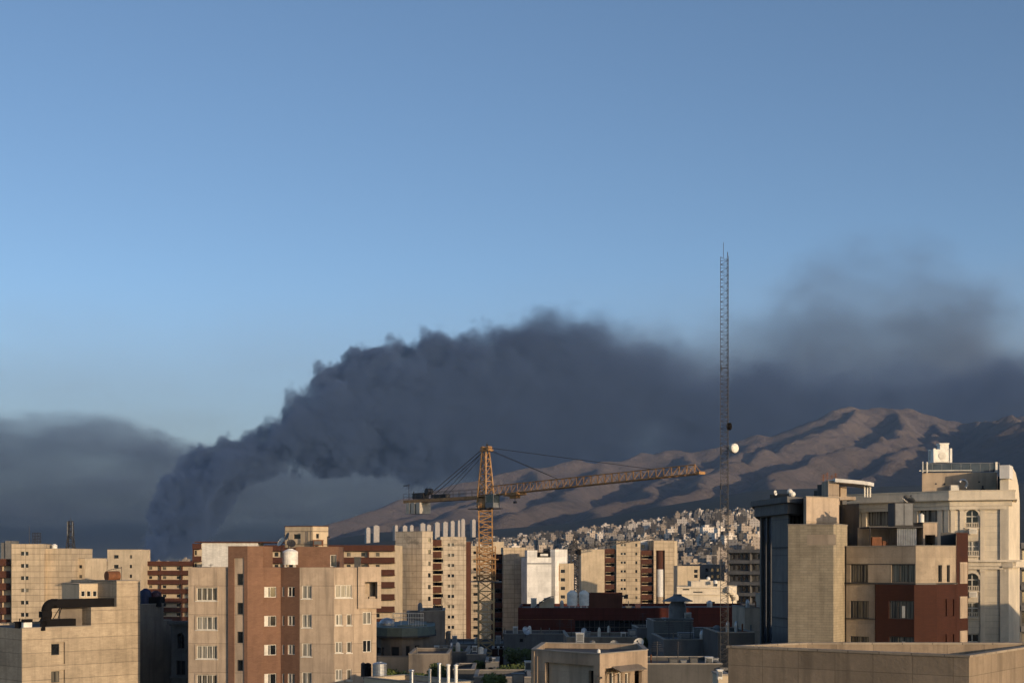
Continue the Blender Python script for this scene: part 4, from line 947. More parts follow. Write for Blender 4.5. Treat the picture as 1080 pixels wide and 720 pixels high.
# cab
mb = MB(); o_ = V3(cx, YC, Z(535.5, YC)) + jd * 1.3 + jn * -1.2
mb.obox(o_, jd * 1.7, jn * 1.3, V3(0, 0, .7)); mb.obox(o_ + V3(0, 0, 1.85), jd * 1.75, jn * 1.3, V3(0, 0, .12))
for a in (0, 1.62):
    for b in (0, 1.22): mb.obox(o_ + jd * a + jn * b + V3(0, 0, .702), jd * .08, jn * .08, V3(0, 0, 1.145))
cabo = mb.build('cab', M['greypaint'], t)
mb = MB(); mb.obox(o_ + jd * .04 + jn * .04 + V3(0, 0, .704), jd * 1.6, jn * 1.2, V3(0, 0, 1.14)); mb.build('cab_glass', M['glassd'], cabo)
# second, dark crane
t = thing('tower_crane', 'small dark lattice crane with a thin boom behind the white tanks', 'crane', (*P(606, 455), 0))
mb = MB(); lattice(mb, (P(606.5, 455)[0], 455, 5), PT(606.5, 583, 455), 2.5, 2.5, 18, .34, 4, .22); mb.build('mast', M['darkcrane'], t)
mb = MB(); lattice(mb, PT(606.5, 583, 455), PT(605.8, 565, 455), 2.2, .5, 4, .2, 4, .14); mb.tube(PT(604, 567, 455), PT(609, 566, 455), .3, 5); mb.build('tower_top', M['darkcrane'], t)
mb = MB(); mb.box(*(PT(601.5, 584, 455) + V3(0, -1.4, 0)), *(PT(611, 580, 455) + V3(0, 1.4, 0))); mb.build('slewing_platform', M['darkcrane'], t)
mb = MB(); lattice(mb, PT(608, 578.5, 455), PT(690, 566, 468), .9, .5, 26, .10, 3, .06); mb.build('boom', M['darkcrane'], t)
mb = MB(); lattice(mb, PT(604, 580, 455), PT(573, 581.5, 463), .8, .8, 9, .09, 3, .06); mb.box(*PT(573, 586, 463), *(PT(580, 578, 463) + V3(0, 1.4, 0))); mb.build('counter_jib', M['darkcrane'], t)
mb = MB(); mb.box(*(PT(608.5, 585, 455) + V3(0, -2.2, 0)), *(PT(612.5, 579, 455) + V3(0, -1.41, 0))); mb.build('cab', M['black'], t)

# ================================================================== dark red building and what stands on it
YQ = 200.
t = thing('office_building', 'long dark red clad building with a strip of glazing in the shade', 'building', (*P(660, 205), 0))
pl = [P(546.3, YQ), P(704.5, YQ), P(736, 202), P(785, 203.5), P(782, 222), P(550, 220)]
hg = hole_px(pl[0], pl[1], 606.5, 690, 653.8, 665.5)
block(t, pl, 0, Z(640.6, YQ), 'oxblood', {0: [(*hg, .6)]}, parapet=.4, coping=False)
mb = MB(); mb.face([wpt(pl[0], pl[1], u, z, -.55) for u, z in ((hg[0], hg[2]), (hg[1], hg[2]), (hg[1], hg[3]), (hg[0], hg[3]))]); sg = mb.build('glazing', M['glassd'], t)
mb = MB()
for k in range(17): u = hg[0] + (hg[1] - hg[0]) * k / 16; wbox(mb, pl[0], pl[1], u - .03, u + .03, hg[2], hg[3], -.54, -.42)
wbox(mb, pl[0], pl[1], hg[0], hg[1], hg[2] + .55, hg[2] + .62, -.541, -.43); mb.build('glazing_bars', M['frame_d'], sg)
mb = MB(); wbox(mb, pl[0], pl[1], .0, hg[0] - .2, Z(653, YQ), Z(652.4, YQ), .003, .05); mb.build('rust_strip', M['redrust'], t)  # thin rust-brown strip standing proud of the cladding
bx = [P(620.5, 203), P(656, 204.5), P(656.5, 209), P(621, 209)]
block(t, bx, Z(641.5, 203), Z(625.3, 203), 'band', parapet=.3, name='lift_house', coping=False)
tank('left of two white round water tanks on the dark red building', 603.5, 622, 640.8, 201.3, 5.6, dome=.4)
tank('right of two white water tanks, touching the brown lift house', 615.8, 622, 640.8, 201.5, 5.4, dome=.4)
mb = MB(); c_ = PT(655, 628, 203); mb.tube(c_, c_ + V3(.8, 0, 0), .12, 6); mb.box(c_.x + .6, 202.9, c_.z - .4, c_.x + 1., 203.4, c_.z + .2); solo('roof_vent', mb, M['darkcrane'], 'dark outlet sticking out of the brown lift house', 'vent', c_ - V3(0, 0, .4))
mb = MB(); mb.box(*PT(670, 641, 206), *(PT(675.6, 637, 206) + V3(0, .8, 0))); mb.box(*(PT(669.6, 637, 206) + V3(0, -.1, 0)), *(PT(676, 636.4, 206) + V3(0, .9, 0))); solo('roof_vent', mb, M['maroon'], 'little maroon box vent on the dark red roof edge', 'vent', PT(673, 641, 206))
t = thing('roof_hut', 'cream hut with a curved dark canopy on the left of the dark red roof', 'hut', PT(572, 640.6, 206))
pl_ = quadplan(569, 205, 584.5, 205, 3); block(t, pl_, Z(641, 205), Z(634.5, 205), 'cream_plain', parapet=.1, coping=False)
pl_ = quadplan(574, 207, 584.5, 207, 3); block(t, pl_, Z(641, 207), Z(630.5, 207), 'cream_plain', parapet=.1, name='upper_wall', coping=False)
mb = MB()
for i in range(7): a0, a1 = i / 7, (i + 1) / 7; f = lambda a: PT(564 + 20 * a, 640 - 11.5 * math.sin(a * 1.57), 204.4); mb.face([f(a0), f(a1), f(a1) + V3(0, 2, 0), f(a0) + V3(0, 2, 0)]); mb.face([f(a0) - V3(0, 0, .1), f(a0) + V3(0, 2, -.1), f(a1) + V3(0, 2, -.1), f(a1) - V3(0, 0, .1)]); mb.face([f(a0) - V3(0, 0, .1), f(a1) - V3(0, 0, .1), f(a1), f(a0)])
mb.build('canopy', M['darkcrane'], t)

# ornate beige house behind the dark red building
YR = 290.
t = thing('ornate_house', 'ornate beige house with stepped parapet and dark slits below the hillside', 'house', (*P(745, YR), 0))
pl = [P(714, YR), P(768, YR), P(777, 293), P(777, 303), P(716, 302)]; A, B_ = pl[0], pl[1]
hs = [hole_px(A, B_, x0, x1, y0, y1) for x0, x1, y0, y1 in ((720, 727, 620.6, 622), (731, 741, 623.4, 624.6), (745, 754, 634, 641))]
block(t, pl, 0, Z(618.5, YR), 'ivory_plain', {0: hs}, parapet=.3, roof='rooflight', coping='ivory_plain')
for h in hs: win(t, A, B_, h, mull=0, style='glassd', fr='frame_d', w=.05)
for x0, x1, y, Y_ in ((729, 765, 613, 291.2), (738, 748, 611.2, 292.5), (756.5, 762, 612.5, 290.4)): block(t, quadplan(x0, Y_, x1, Y_, 6 if x1 - x0 > 20 else 1.2), Z(619.5, Y_), Z(y, Y_), 'ivory_plain', parapet=.2, coping='ivory_plain', name='upper_wall')
mb = MB(); wbox(mb, A, B_, -.1, 11.5, Z(626.8, YR), Z(625.8, YR), .003, .35); wbox(mb, A, B_, -.1, 10.5, Z(619.6, YR), Z(618.8, YR), .003, .3); mb.build('cornice', M['ivory_plain'], t)
mb = MB()
for k, (x, y) in enumerate(((768, 619.5), (771, 621.5), (774, 624), (776, 627.5))): c_ = PT(x, y, 289.6 + k * .4); mb.lathe(c_ - V3(0, 0, 1.), [(0, 0), (.55, 0), (.6, .5), (.5, 1.0), (.2, 1.3), (0, 1.35)], 12)
mb.build('scroll_ornament', M['ivory_plain'], t)
mb = MB(); mb.lathe(PT(747, 611.3, 294), [(0, 0), (.4, 0), (.42, .45), (.2, .7), (0, .7)], 12); solo('water_tank', mb, M['whitep'], 'tiny white tank on the stepped parapet of the ornate beige house', 'tank', PT(747, 611.3, 294))
mb = MB(); mb.lathe(PT(754.5, 615, 289.7), [(0, 0), (.4, 0), (.42, .5), (.2, .7), (0, .7)], 12); solo('water_tank', mb, M['whitep'], 'bright white tank at the front of the ornate beige house roof', 'tank', PT(754.5, 615, 289.7))
t = thing('apartment_building', 'low beige wall block with two dark windows behind the ornate beige house', 'building', (*P(730, 430), 0))
pl = quadplan(714.5, 430, 738, 430, 10); A, B_ = pl[0], pl[1]; hs = [hole_px(A, B_, 732, 735.8, y, y + 3.4) for y in (600.3, 605.6)]
block(t, pl, 0, Z(596.5, 430), 'cream_plain', {0: hs}, parapet=.3)
for h in hs: win(t, A, B_, h, mull=0, style='glassd', fr='frame_d')
t = thing('apartment_building', 'grey shaded block right of the low beige wall block', 'building', (*P(748, 440), 0))
pl = quadplan(738.4, 440, 764, 444, 10); A, B_ = pl[0], pl[1]; hs = [hole_px(A, B_, x, x + 3, y, y + 3.5) for x in (744, 750, 756) for y in (599, 606)]
block(t, pl, 0, Z(595, 440), 'grey', {0: hs}, parapet=.3)
for h in hs: win(t, A, B_, h, mull=0, style='glassd', fr='frame_d')
t = thing('apartment_building', 'dark apartment block with long rows of balconies left of the glass tower', 'building', (*P(787, 421), 0))
banded(t, quadplan(769, 424, 806, 418, 14), Z(579, 421), 3.2, 8, 1.0, wx(1.6, 1.0), wallmat='greydark')
for ch in t.children:
    if ch.name.startswith('balcony'): ch.data.materials[0] = M['grey']
# ================================================================== RIGHT SIDE
# dark glass building with overhanging top
YS = 136.
t = thing('office_building', 'dark glass and grey stone building with a heavy overhanging cornice', 'building', (*P(830, 142), 0))
v = [P(801.5, 142), P(815.2, 138), P(831.5, 133.5), P(852, 137.2), P(846, 152), P(806, 154)]
zt = Z(543.5, 138)
W = {}
hgl = hole_px(v[0], v[1], 802.6, 814, 545, 720); W[0] = [(hgl[0], hgl[1], 0, hgl[3], .3)]
hg2 = hole_px(v[2], v[3], 833.4, 851.4, 543.6, 556); W[2] = [(hg2[0], hg2[1], hg2[2], min(hg2[3], zt - .02), .3)]
block(t, v, 0, zt, 'greyseam', W, parapet=.05, coping=False)
mb = MB(); mb.face([wpt(v[0], v[1], u, z, -.25) for u, z in ((hgl[0], 0), (hgl[1], 0), (hgl[1], hgl[3]), (hgl[0], hgl[3]))]); g_ = mb.build('glazing', M['glassb'], t)
for f in (.0, .48, .97): mb = MB(); u = hgl[0] + (hgl[1] - hgl[0]) * f; wbox(mb, v[0], v[1], u, u + .09, 0, hgl[3] - .01, -.24, -.05); mb.build('mullion', M['frame_d'], g_)
mb = MB(); mb.face([wpt(v[2], v[3], u, z, -.25) for u, z in ((hg2[0], hg2[2]), (hg2[1], hg2[2]), (hg2[1], hg2[3]), (hg2[0], hg2[3]))]); g_ = mb.build('glazing', M['glassb'], t)
for f in (.2, .45, .72): mb = MB(); u = hg2[0] + (hg2[1] - hg2[0]) * f; wbox(mb, v[2], v[3], u, u + .12, hg2[2], hg2[3] - .05, -.24, -.05); mb.build('mullion', M['frame_d'], g_)
ov = inset(v, -.55); block(t, ov, zt + .01, Z(532.5, 138), 'grey', parapet=.05, name='cornice', coping=False)
ov = inset(v, -.9); block(t, ov, Z(532.4, 138), Z(526.5, 138), 'grey', parapet=.4, name='upper_cornice', coping=False)
block(t, [P(812, 140), P(836, 138), P(834, 150), P(812, 151)], Z(528.5, 139), Z(520.6, 139), 'greydark', parapet=.3, name='roof_block', coping=False)
block(t, [P(824, 139.2), P(843, 137.), P(843, 146), P(826, 147)], Z(528.6, 138), Z(524, 138), 'grey', parapet=.3, name='roof_block', coping=False)
for y in (577, 613.5, 651): mb = MB(); wbox(mb, v[1], v[2], -.05, wdir(v[1], v[2])[2] + .02, Z(y + .9, 135.5), Z(y - .5, 135.5), .003, .09); mb.build('ledge', M['greydark'], t)
dish('tiny bright satellite dish on the dark glass building roof edge', 817.5, 519.6, 139, .26, 45, 10, 'whitep', stand=.5)
t = thing('satellite_dish', 'pale double dish cluster above the dark cornice beside the blank beige panel', 'dish', PT(834, 524, 137.5))
mb = MB(); 
for dx, dz, r_ in ((-1, -2.5, .28), (1.6, .4, .33)):
    c_ = PT(834 + dx, 520.5 + dz, 137.2); mb.lathe(c_, [(0, -r_), (r_ * .8, -r_ * .55), (r_, 0), (r_ * .8, r_ * .55), (0, r_)], 12)
mb.build('reflector', M['whitep'], t, smooth=True); mb = MB(); mb.tube(PT(834.5, 525, 137.5), PT(834.5, 518, 137.5), .05); mb.build('pole', M['darkcrane'], t)
# blank lit panel block
t = thing('apartment_building', 'blank pinkish beige penthouse box hanging over the stone stair tower', 'building', (*P(868, 132), 0))
pl = [P(847.5, 131.6), P(850.3, 130.2), P(884.6, 132.6), P(886, 142), P(850, 141)]
block(t, pl, Z(553.6, 131), Z(524.2, 131), 'tan', parapet=.3, name='wall')
mb = MB(); wbox(mb, pl[1], pl[2], -.02, wdir(pl[1], pl[2])[2], Z(550.2, 131), Z(549.2, 131), .003, .04); mb.build('ledge', M['tan2'], t)
mb = MB(); mb.prism([P(851, 133.5), P(884, 134), P(884, 141), P(852, 141)], 0, Z(553.9, 131.4)); mb.build('lower_wall', M['greydark'], t)
# thin-course stone stair tower
t = thing('stair_tower', 'tall blind stair tower in thin courses of sand stone', 'tower', (*P(860, 124), 0))
v = [P(831.2, 122.4), P(879, 120.4), P(893.6, 124.), P(893, 128.5), P(833, 130.5)]
block(t, v, 0, Z(553.4, 122), 'tilestone', parapet=.3)
mb = MB(); wbox(mb, v[0], v[1], 1.7, 4.2, Z(574.5, 121), Z(563.5, 121), .003, .012); mb.build('reflected_light_patch', M['tan2'], t)  # paler sheet painted as light reflected onto the stone
# side block as the box's shaded face, shade put into its dark grey
t = thing('apartment_building', 'plain side wall coloured dark as a shaded face between the beige penthouse box and the ivory palace', 'building', (*P(895, 140), 0))
block(t, [P(884.8, 136.2), P(906, 133.6), P(906, 150), P(886, 150)], 0, Z(531.5, 135), 'greydark', parapet=.3, coping=False)
mb = MB(); mb.box(*PT(888.5, 533, 136.6), *(PT(893.3, 527.5, 136.6) + Vector((0, 1, 0)))); mb.build('vent_stack', M['grey'], t)

# travertine and red brick building
t = thing('apartment_building', 'travertine and red brick apartment building with wide dark windows', 'building', (*P(950, 126), 0))
YU = 122.
v = [P(892.6, 123.2), P(965.8, 119.0), P(986.5, 119.3), P(1008.5, 121.4), P(1007, 136), P(893, 137)]
zp, zl = Z(576, 121), Z(614, 121)
up_ = {0: [hole_px(v[0], v[1], *q) for q in ((897, 915.6, 595, 613.8), (940, 965, 595, 613.8))], 2: [hole_px(v[2], v[3], *q) for q in ((989.5, 993.5, 595.5, 613.6), (998.6, 1001.8, 595.5, 613.6))]}
block(t, v, zl, zp, 'stone', up_, parapet=1.0, name='upper_wall')
for k, hs in up_.items():
    for h in hs: win(t, v[k], v[k + 1], h, .22, mull=2 if k == 0 else 0, style='curtain2' if k == 0 else 'glassd', fr='frame_d', w=.06)
mb = MB(); wbox(mb, v[0], v[1], .02, wdir(v[0], v[1])[2] - .02, Z(594.8, 121), Z(594.2, 121), .003, .05)
for k in range(3): wbox(mb, v[k], v[k + 1], -.08, wdir(v[k], v[k + 1])[2] + .08, zl - .14, zl - .004, -.5, .14)
mb.build('ledge', M['frame_d'], t)
# lower storeys: stone on the left, brick on the right
us = u_at(v[0], v[1], 925.3); s0, s1 = v[0], tuple(wpt(v[0], v[1], us, 0))[:2]
sl_ = [s0, s1, (s1[0] + .3, s1[1] + 12), (s0[0], s0[1] + 12)]
hs = [hole_px(s0, s1, 896.6, 916.4, y0, y1) for y0, y1 in ((633.2, 651.6), (670.6, 689))]
block(t, sl_, 0, zl - .15, 'stone', {0: hs}, parapet=.01, coping=False)
for h in hs: win(t, s0, s1, h, .22, mull=2, style='curtain2', fr='frame_d', w=.06)
for y in (652.4, 690.5): mb = MB(); wbox(mb, s0, s1, 0, us - .01, Z(y + .6, 121), Z(y - .2, 121), .003, .12); mb.build('sill_ledge', M['frame_d'], t)
w0 = v[:]
q0 = tuple(wpt(v[0], v[1], us + .01, 0, .28))[:2]; q1 = tuple(wpt(v[0], v[1], wdir(v[0], v[1])[2], 0, .28))[:2]
q2 = (v[2][0] + .05, v[2][1] - .22); q3 = (v[3][0], v[3][1] - .05)
bl_ = [q0, q1, q2, q3, (v[3][0], v[3][1] + 12), (q0[0] + .4, q0[1] + 12)]
W = {0: [hole_px(q0, q1, 937.4, 964, y0, y1) for y0, y1 in ((633, 652.4), (670.8, 690))], 2: [hole_px(q2, q3, x0, x1, y0, y0 + 18.) for y0 in (631.5, 668.5) for x0, x1 in ((994, 998.6), (1001.6, 1006.4))]}
block(t, bl_, 0, zl - .16, 'redbrick', W, parapet=.01, name='brick_wall', coping=False)
for h in W[0]:
    win(t, q0, q1, h, .22, mull=2, style='curtain2', fr='frame_d', w=.06)
    mb = MB(); wbox(mb, q0, q1, h[0] + 1.15, h[0] + 1.4, h[2] + .1, h[2] + 1.1, -.18, -.1); mb.build('curtain_edge', M['frame_w'], t)
for h in W[2]:
    mb = MB(); mb.face([wpt(q2, q3, u, z, -.12) for u, z in ((h[0], h[2]), (h[1], h[2]), (h[1], h[3]), (h[0], h[3]))]); mb.build('brick_niche', M['redbrick'], t)
pr = [P(1008.6, 121.3), P(1021, 122.8), P(1020, 133), P(1008.8, 133)]
block(t, pr, 0, Z(561, 120), 'redbrick', parapet=.3, name='brick_pier', coping=False)
for y0, y1 in ((592.5, 615), (628.5, 651.5), (664.5, 687)):
    h = hole_px(pr[0], pr[1], 1012, 1019.6, y0, y1); mb = MB(); wbox(mb, pr[0], pr[1], h[0], h[1], h[2], h[3], .003, .07); mb.build('cream_panel', M['tan2'], t); mb = MB(); wbox(mb, pr[0], pr[1], h[0] + .12, h[1] - .12, h[2] + .14, h[3] - .14, .073, .1); mb.build('panel_field', M['tan'], t)
mb = MB(); mb.prism([P(992, 124.2), P(1008.4, 124.6), P(1008, 130), P(992, 130)], Z(585, 124), Z(561.5, 124)); mb.build('roof_screen', M['greydark'], t)
# roof clutter
zr = zp - 1.0
def rp(px, Y): return PT(px, 0, Y).x
t = thing('roof_shed', 'corrugated metal shed standing on the travertine roof', 'shed', (rp(957, 125), 125, zr))
mb = MB(); x0, x1 = rp(946, 124.4), rp(966.5, 124.4); nn = 22
for i in range(nn):
    a, b = x0 + (x1 - x0) * i / nn, x0 + (x1 - x0) * (i + 1) / nn; o0, o1 = (0, .08) if i % 2 else (.08, 0)
    mb.face([(a, 124.4 - o0, zr), (b, 124.4 - o1, zr), (b, 124.4 - o1, Z(556.5, 124.4)), (a, 124.4 - o0, Z(556.5, 124.4))])
mb.box(x0 + .02, 124.5, zr, x1 - .02, 127, Z(557, 124.4)); mb.build('corrugated_wall', M['steel'], t)
mb = MB(); mb.box(rp(916, 124.2), 124.0, Z(556.3, 124.4), x1 + .5, 127.3, Z(555., 124.4)); mb.build('shed_roof', M['darkcrane'], t)
mb = MB(); mb.tube((rp(917.5, 124.2), 124.2, zr), (rp(917.5, 124.2), 124.2, Z(556.4, 124.4)), .05); mb.build('post', M['darkcrane'], t)
t = thing('roof_cabinet', 'tall dark grey cabinet with two doors above the corrugated shed', 'cabinet', (rp(953, 126), 126, Z(557, 126)))
mb = MB(); xa, xb = rp(943.5, 124.6), rp(963.2, 124.6); mb.box(xa, 124.6, Z(555, 124.6) + .03, xb, 126.8, Z(529.8, 124.6)); mb.build('casing', M['greydark'], t)
mb = MB(); xm = (xa + xb) / 2; mb.box(xa + .06, 124.55, Z(553.5, 124.6), xm - .03, 124.597, Z(530.8, 124.6)); mb.box(xm + .03, 124.55, Z(553.5, 124.6), xb - .06, 124.597, Z(530.8, 124.6)); mb.build('door', M['greypaint'], t)
dish('grey dish lying back on top of the tall dark cabinet', 958.5, 527, 125.2, .55, 120, 55, 'steel', stand=.3)
dish('small pale dish beside the grey dish on the tall cabinet', 954, 528, 124.8, .3, 60, 50, 'frame_w', stand=.25)
tank('slim white cylinder tank right of the tall dark cabinet', 971.8, 541.3, 550.5, 124.5, 2.8, legs=False)
t = thing('roof_hut', 'little beige hut with a dark opening under the white cylinder tank', 'hut', (rp(980, 124), 124, zr))
hp = quadplan(973.5, 124.2, 988.5, 124.2, 3.); block(t, hp, zr, Z(551.3, 124.2), 'tan', {0: [(*hole_px(hp[0], hp[1], 975.5, 986.5, 563.8, 580), 1.2)]}, parapet=.1)
mb = MB(); mb.face([wpt(hp[0], hp[1], u, z, -1.1) for u, z in ((.1, zr), (1.15, zr), (1.15, zr + 1.3), (.1, zr + 1.3))]); mb.build('door', M['black'], t)
t = thing('roof_stove', 'clutter of rusty boxes and a small barrel under the shed canopy', 'clutter', (rp(935, 125), 125, zr))
mb = MB(); mb.box(rp(920, 125), 125, zr, rp(930, 125), 126, Z(566, 125)); mb.box(rp(931, 125.2), 125.2, zr, rp(936, 125.2), 126, Z(570, 125)); mb.build('boxes', M['redrust'], t)
mb = MB(); mb.lathe((rp(942, 124.3), 124.3, zr), [(0, 0), (.28, 0), (.3, .6), (.2, .95), (0, 1.)], 12); mb.build('barrel', M['frame_w'], t)
mb = MB(); mb.box(rp(905, 127.5), 127.5, zr, rp(945, 127.5), 127.7, Z(556, 127)); mb.build('back_screen', M['tan2'], t)

# ---------------------------------------------------------------- ivory palace building
t = thing('apartment_building', 'ivory classical apartment building with mouldings, pilasters and arched windows', 'building', (*P(985, 148), 0))
YV = 140.
v = [P(899, 148), P(1002.5, 140), P(1063.5, 138.5), P(1062, 160), P(905, 165)]
zf = Z(533.5, 140)
W0 = [hole_px(v[0], v[1], 915, 941, 537, 554), hole_px(v[0], v[1], 970, 988, 537, 556)]
W1 = [hole_px(v[1], v[2], 1018.2, 1032.4, y0, y1) for y0, y1 in ((537.2, 556), (570, 585.6), (604, 622.5), (635, 650.5), (668, 690))]
block(t, v, 0, zf, 'ivory', {0: W0, 1: W1}, parapet=.02, coping=False, roof='rooflight')
A, B_ = v[1], v[2]; L1 = wdir(A, B_)[2]
for h in W0: win(t, v[0], v[1], h, .3, mull=1, style='curtain', fr='frame_d')
for i, h in enumerate(W1):
    win(t, A, B_, h, .3, mull=1, style=['glassd', 'curtain', 'glassd', 'curtain2', 'glassd'][i], rail=True, w=.09)
    if i in (0, 2):      # round head
        mb = MB(); cu, r_ = (h[0] + h[1]) / 2, (h[1] - h[0]) / 2
        for k in range(10):
            a0, a1 = math.pi * k / 10, math.pi * (k + 1) / 10
            f = lambda rr, aa, oo: wpt(A, B_, cu + rr * math.cos(aa), h[3] - r_ + rr * math.sin(aa), oo)
            mb.face([f(r_ + .0, a0, .10), f(r_ + .2, a0, .10), f(r_ + .2, a1, .10), f(r_ + .0, a1, .10)]); mb.face([f(r_ + .2, a0, .003), f(r_ + .2, a1, .003), f(r_ + .2, a1, .1), f(r_ + .2, a0, .1)]); mb.face([f(r_, a0, -.2), f(r_, a0, .1), f(r_, a1, .1), f(r_, a1, -.2)])
            mb.face([f(r_, a0, .004), f(r_, a1, .004), wpt(A, B_, cu + (r_ if k < 5 else -r_), h[3], .004)])
        mb.build('arch_hood', M['ivory_plain'], t)
    mb = MB(); wbox(mb, A, B_, h[0] - .05, h[0] + (h[1] - h[0]) + .05, h[2] - .12, h[2] - .004, .003, .22)
    for k in range(8): u = h[0] + (h[1] - h[0]) * (k + .5) / 8; wbox(mb, A, B_, u - .03, u + .03, h[2] + .01, h[2] + .42, -.02, .03)
    wbox(mb, A, B_, h[0], h[1], h[2] + .42, h[2] + .48, -.03, .05); mb.build('balustrade', M['ivory_plain'], t)
mb = MB()
def pil(A, B_, px, wd, z0, z1, o=.12):
    u = u_at(A, B_, px); wbox(mb, A, B_, u - wd / 2, u + wd / 2, z0, z1, .003, o); wbox(mb, A, B_, u - wd / 2 - .06, u + wd / 2 + .06, z1 - .25, z1 - .003, .004, o + .06)
zc1, zc2 = Z(590, 139), Z(600, 139)
for px in (1005, 1014.6, 1036.2): pil(A, B_, px, .42, zc1, zf - .2); pil(A, B_, px, .42, 0, zc2)
for px in (906, 912, 946, 966, 992, 999): pil(v[0], v[1], px, .5, 0, zf - .2, .15)
pil(A, B_, 1061.5, .3, zc1, zf - .2, .2); pil(A, B_, 1061.5, .3, 0, zc2, .2)
mb.build('pilaster', M['ivory_plain'], t)
mb = MB(); wbox(mb, A, B_, -.15, L1 + .3, zc2, zc2 + .3, .003, .22); wbox(mb, A, B_, -.2, L1 + .7, zc2 + .302, zc1 - .22, .003, .35); wbox(mb, A, B_, -.25, L1 + 1.1, zc1 - .218, zc1, .003, .6); mb.build('string_course', M['ivory_plain'], t)
mb = MB()
for (P0, P1) in ((v[0], v[1]), (A, B_)):
    L = wdir(P0, P1)[2]
    wbox(mb, P0, P1, -.1, L + .02, zf - .35, zf - .01, .003, .28)
mb.build('frieze', M['ivory_plain'], t)
ov = inset(v, -.35); block(t, ov, zf + .004, Z(527, 140), 'ivory_plain', parapet=.02, name='cornice', coping=False)
ov = inset(v, -.62); block(t, ov, Z(526.96, 140), Z(518.2, 140), 'ivory_plain', parapet=.4, name='parapet', coping='ivory_plain')
ov = inset(v, -.8); mb = MB(); mb.prism(ov, Z(527.9, 140), Z(526.3, 140)); 
mb.build('cornice_lip', M['ivory_plain'], t)
# curved gable wall on the right corner
mb = MB(); g0, g1 = P(1063.8, 138.2), P(1075.5, 146)
prof = [(0, 0), (1, 0), (1, Z(528, 142)), (.88, Z(510, 142)), (.62, Z(497, 141)), (.35, Z(492.5, 140)), (.0, Z(491.5, 139)), (.0, Z(506, 139))]
d_, n_, L_ = wdir(g0, g1)
f = lambda u, z, o: Vector((g0[0] + d_.x * u * L_ - n_.x * o, g0[1] + d_.y * u * L_ - n_.y * o, z))
ff = [f(u, z, 0) for u, z in prof[:-1]]; bk_ = [f(u, z, .8) for u, z in prof[:-1]]
mb.face(ff); mb.face(bk_[::-1])
for k in range(len(ff)): mb.face([ff[k], bk_[k], bk_[(k + 1) % len(ff)], ff[(k + 1) % len(ff)]])
mb.build('gable', M['ivory_plain'], t)
mb = MB(); mb.obox(f(-.02, Z(598, 140), -.4), d_ * L_ * 1.1, n_ * -1., (0, 0, .75)); mb.build('gable_course', M['ivory_plain'], t)
mb = MB(); mb.obox(f(-.05, Z(505, 139), -.12), d_ * L_ * .32, n_ * -.9, (0, 0, Z(491, 139) - Z(505, 139))); mb.build('gable_block', M['white_panel'], t)
# penthouse on top
pl = [P(972.5, 143), P(1051.5, 142), P(1052, 152), P(974, 152)]
block(t, pl, Z(519.5, 143), Z(498.2, 142.5), 'tan2', parapet=.05, name='penthouse', coping=False, roof='rooflight')
mb = MB()
for k in range(9): wbox(mb, pl[0], pl[1], .05 + k * .93, .1 + k * .93, Z(498.2, 142.5), Z(488.3, 142.5), -.1, -.05)
wbox(mb, pl[0], pl[1], .0, 7.5, Z(488.6, 142.5), Z(488.0, 142.5), -.11, -.03); rl = mb.build('railing', M['greypaint'], t)
mb = MB(); wbox(mb, pl[0], pl[1], .1, 7.4, Z(497.5, 142.5), Z(489, 142.5), -.085, -.07); mb.build('glass_screen', M['glassb'], rl)
mb = MB(); wbox(mb, pl[0], pl[1], -.3, 4.8, Z(496.6, 142.5), Z(495.6, 142.5), -.02, .3); mb.build('awning_rail', M['frame_w'], t)
mb = MB(); mb.box(PT(1049.5, 0, 142).x, 141.9, Z(498, 142), PT(1051.8, 0, 142).x, 142.3, Z(487, 142)); mb.box(PT(973, 0, 142.6).x, 142.6, Z(498, 142), PT(973.8, 0, 142.6).x, 142.8, Z(486, 142)); mb.box(PT(977.3, 0, 142.6).x, 142.6, Z(498, 142), PT(978.6, 0, 142.6).x, 142.8, Z(486.5, 142)); mb.build('post', M['frame_w'], t)
mb = MB()
for x, y in ((987, 510), (996.2, 510.2), (1032.6, 508)): h = hole_px(pl[0], pl[1], x - .9, x + .9, y - .8, y + .8); wbox(mb, pl[0], pl[1], h[0], h[1], h[2], h[3], .003, .03)
mb.build('vent_cap', M['darkcrane'], t)
mb = MB(); mb.prism([P(1052.3, 143), P(1063, 142.6), P(1063, 150), P(1052.5, 150)], Z(519, 142.6), Z(502, 142.6)); mb.build('glass_lean_to', M['glassb'], t)
# big white cooler on the roof
t = thing('evaporative_cooler', 'big white water cooler unit with a round fan face on the palace penthouse', 'cooler', PT(994, 488, 146))
x0, x1 = PT(984.6, 0, 145).x, PT(1004.2, 0, 145).x; mb = MB()
mb.box(x0 + .15, 145.1, Z(486, 145), x1 - .15, 146.8, Z(473.5, 145))
for xx in (x0, x1 - .22):
    for yy in (145, 146.7): mb.box(xx, yy, Z(487.6, 145), xx + .22, yy + .2, Z(472.6, 145))
mb.box(x0 + .08, 145.05, Z(487.2, 145), x1 - .08, 146.85, Z(486.1, 145)); mb.build('casing', M['whitep'], t)
mb = MB(); c_ = PT(993.8, 480.3, 145.1); mb.tube(c_, c_ - Vector((0, .06, 0)), .36, 20); mb.build('fan_face', M['frame_w'], t)
mb = MB(); mb.box(PT(991.5, 0, 145.4).x, 145.4, Z(473.4, 145), PT(1000.6, 0, 145.4).x, 146.4, Z(467.6, 145)); mb.box(PT(990.8, 0, 145.3).x, 145.3, Z(468.2, 145), PT(1001.2, 0, 145.3).x, 146.5, Z(466.8, 145)); mb.build('top_tank', M['whitep'], t)
t = thing('air_conditioner', 'pale box condenser with round pipe bend in front of the palace penthouse', 'air conditioner', PT(1008, 518, 141.5))
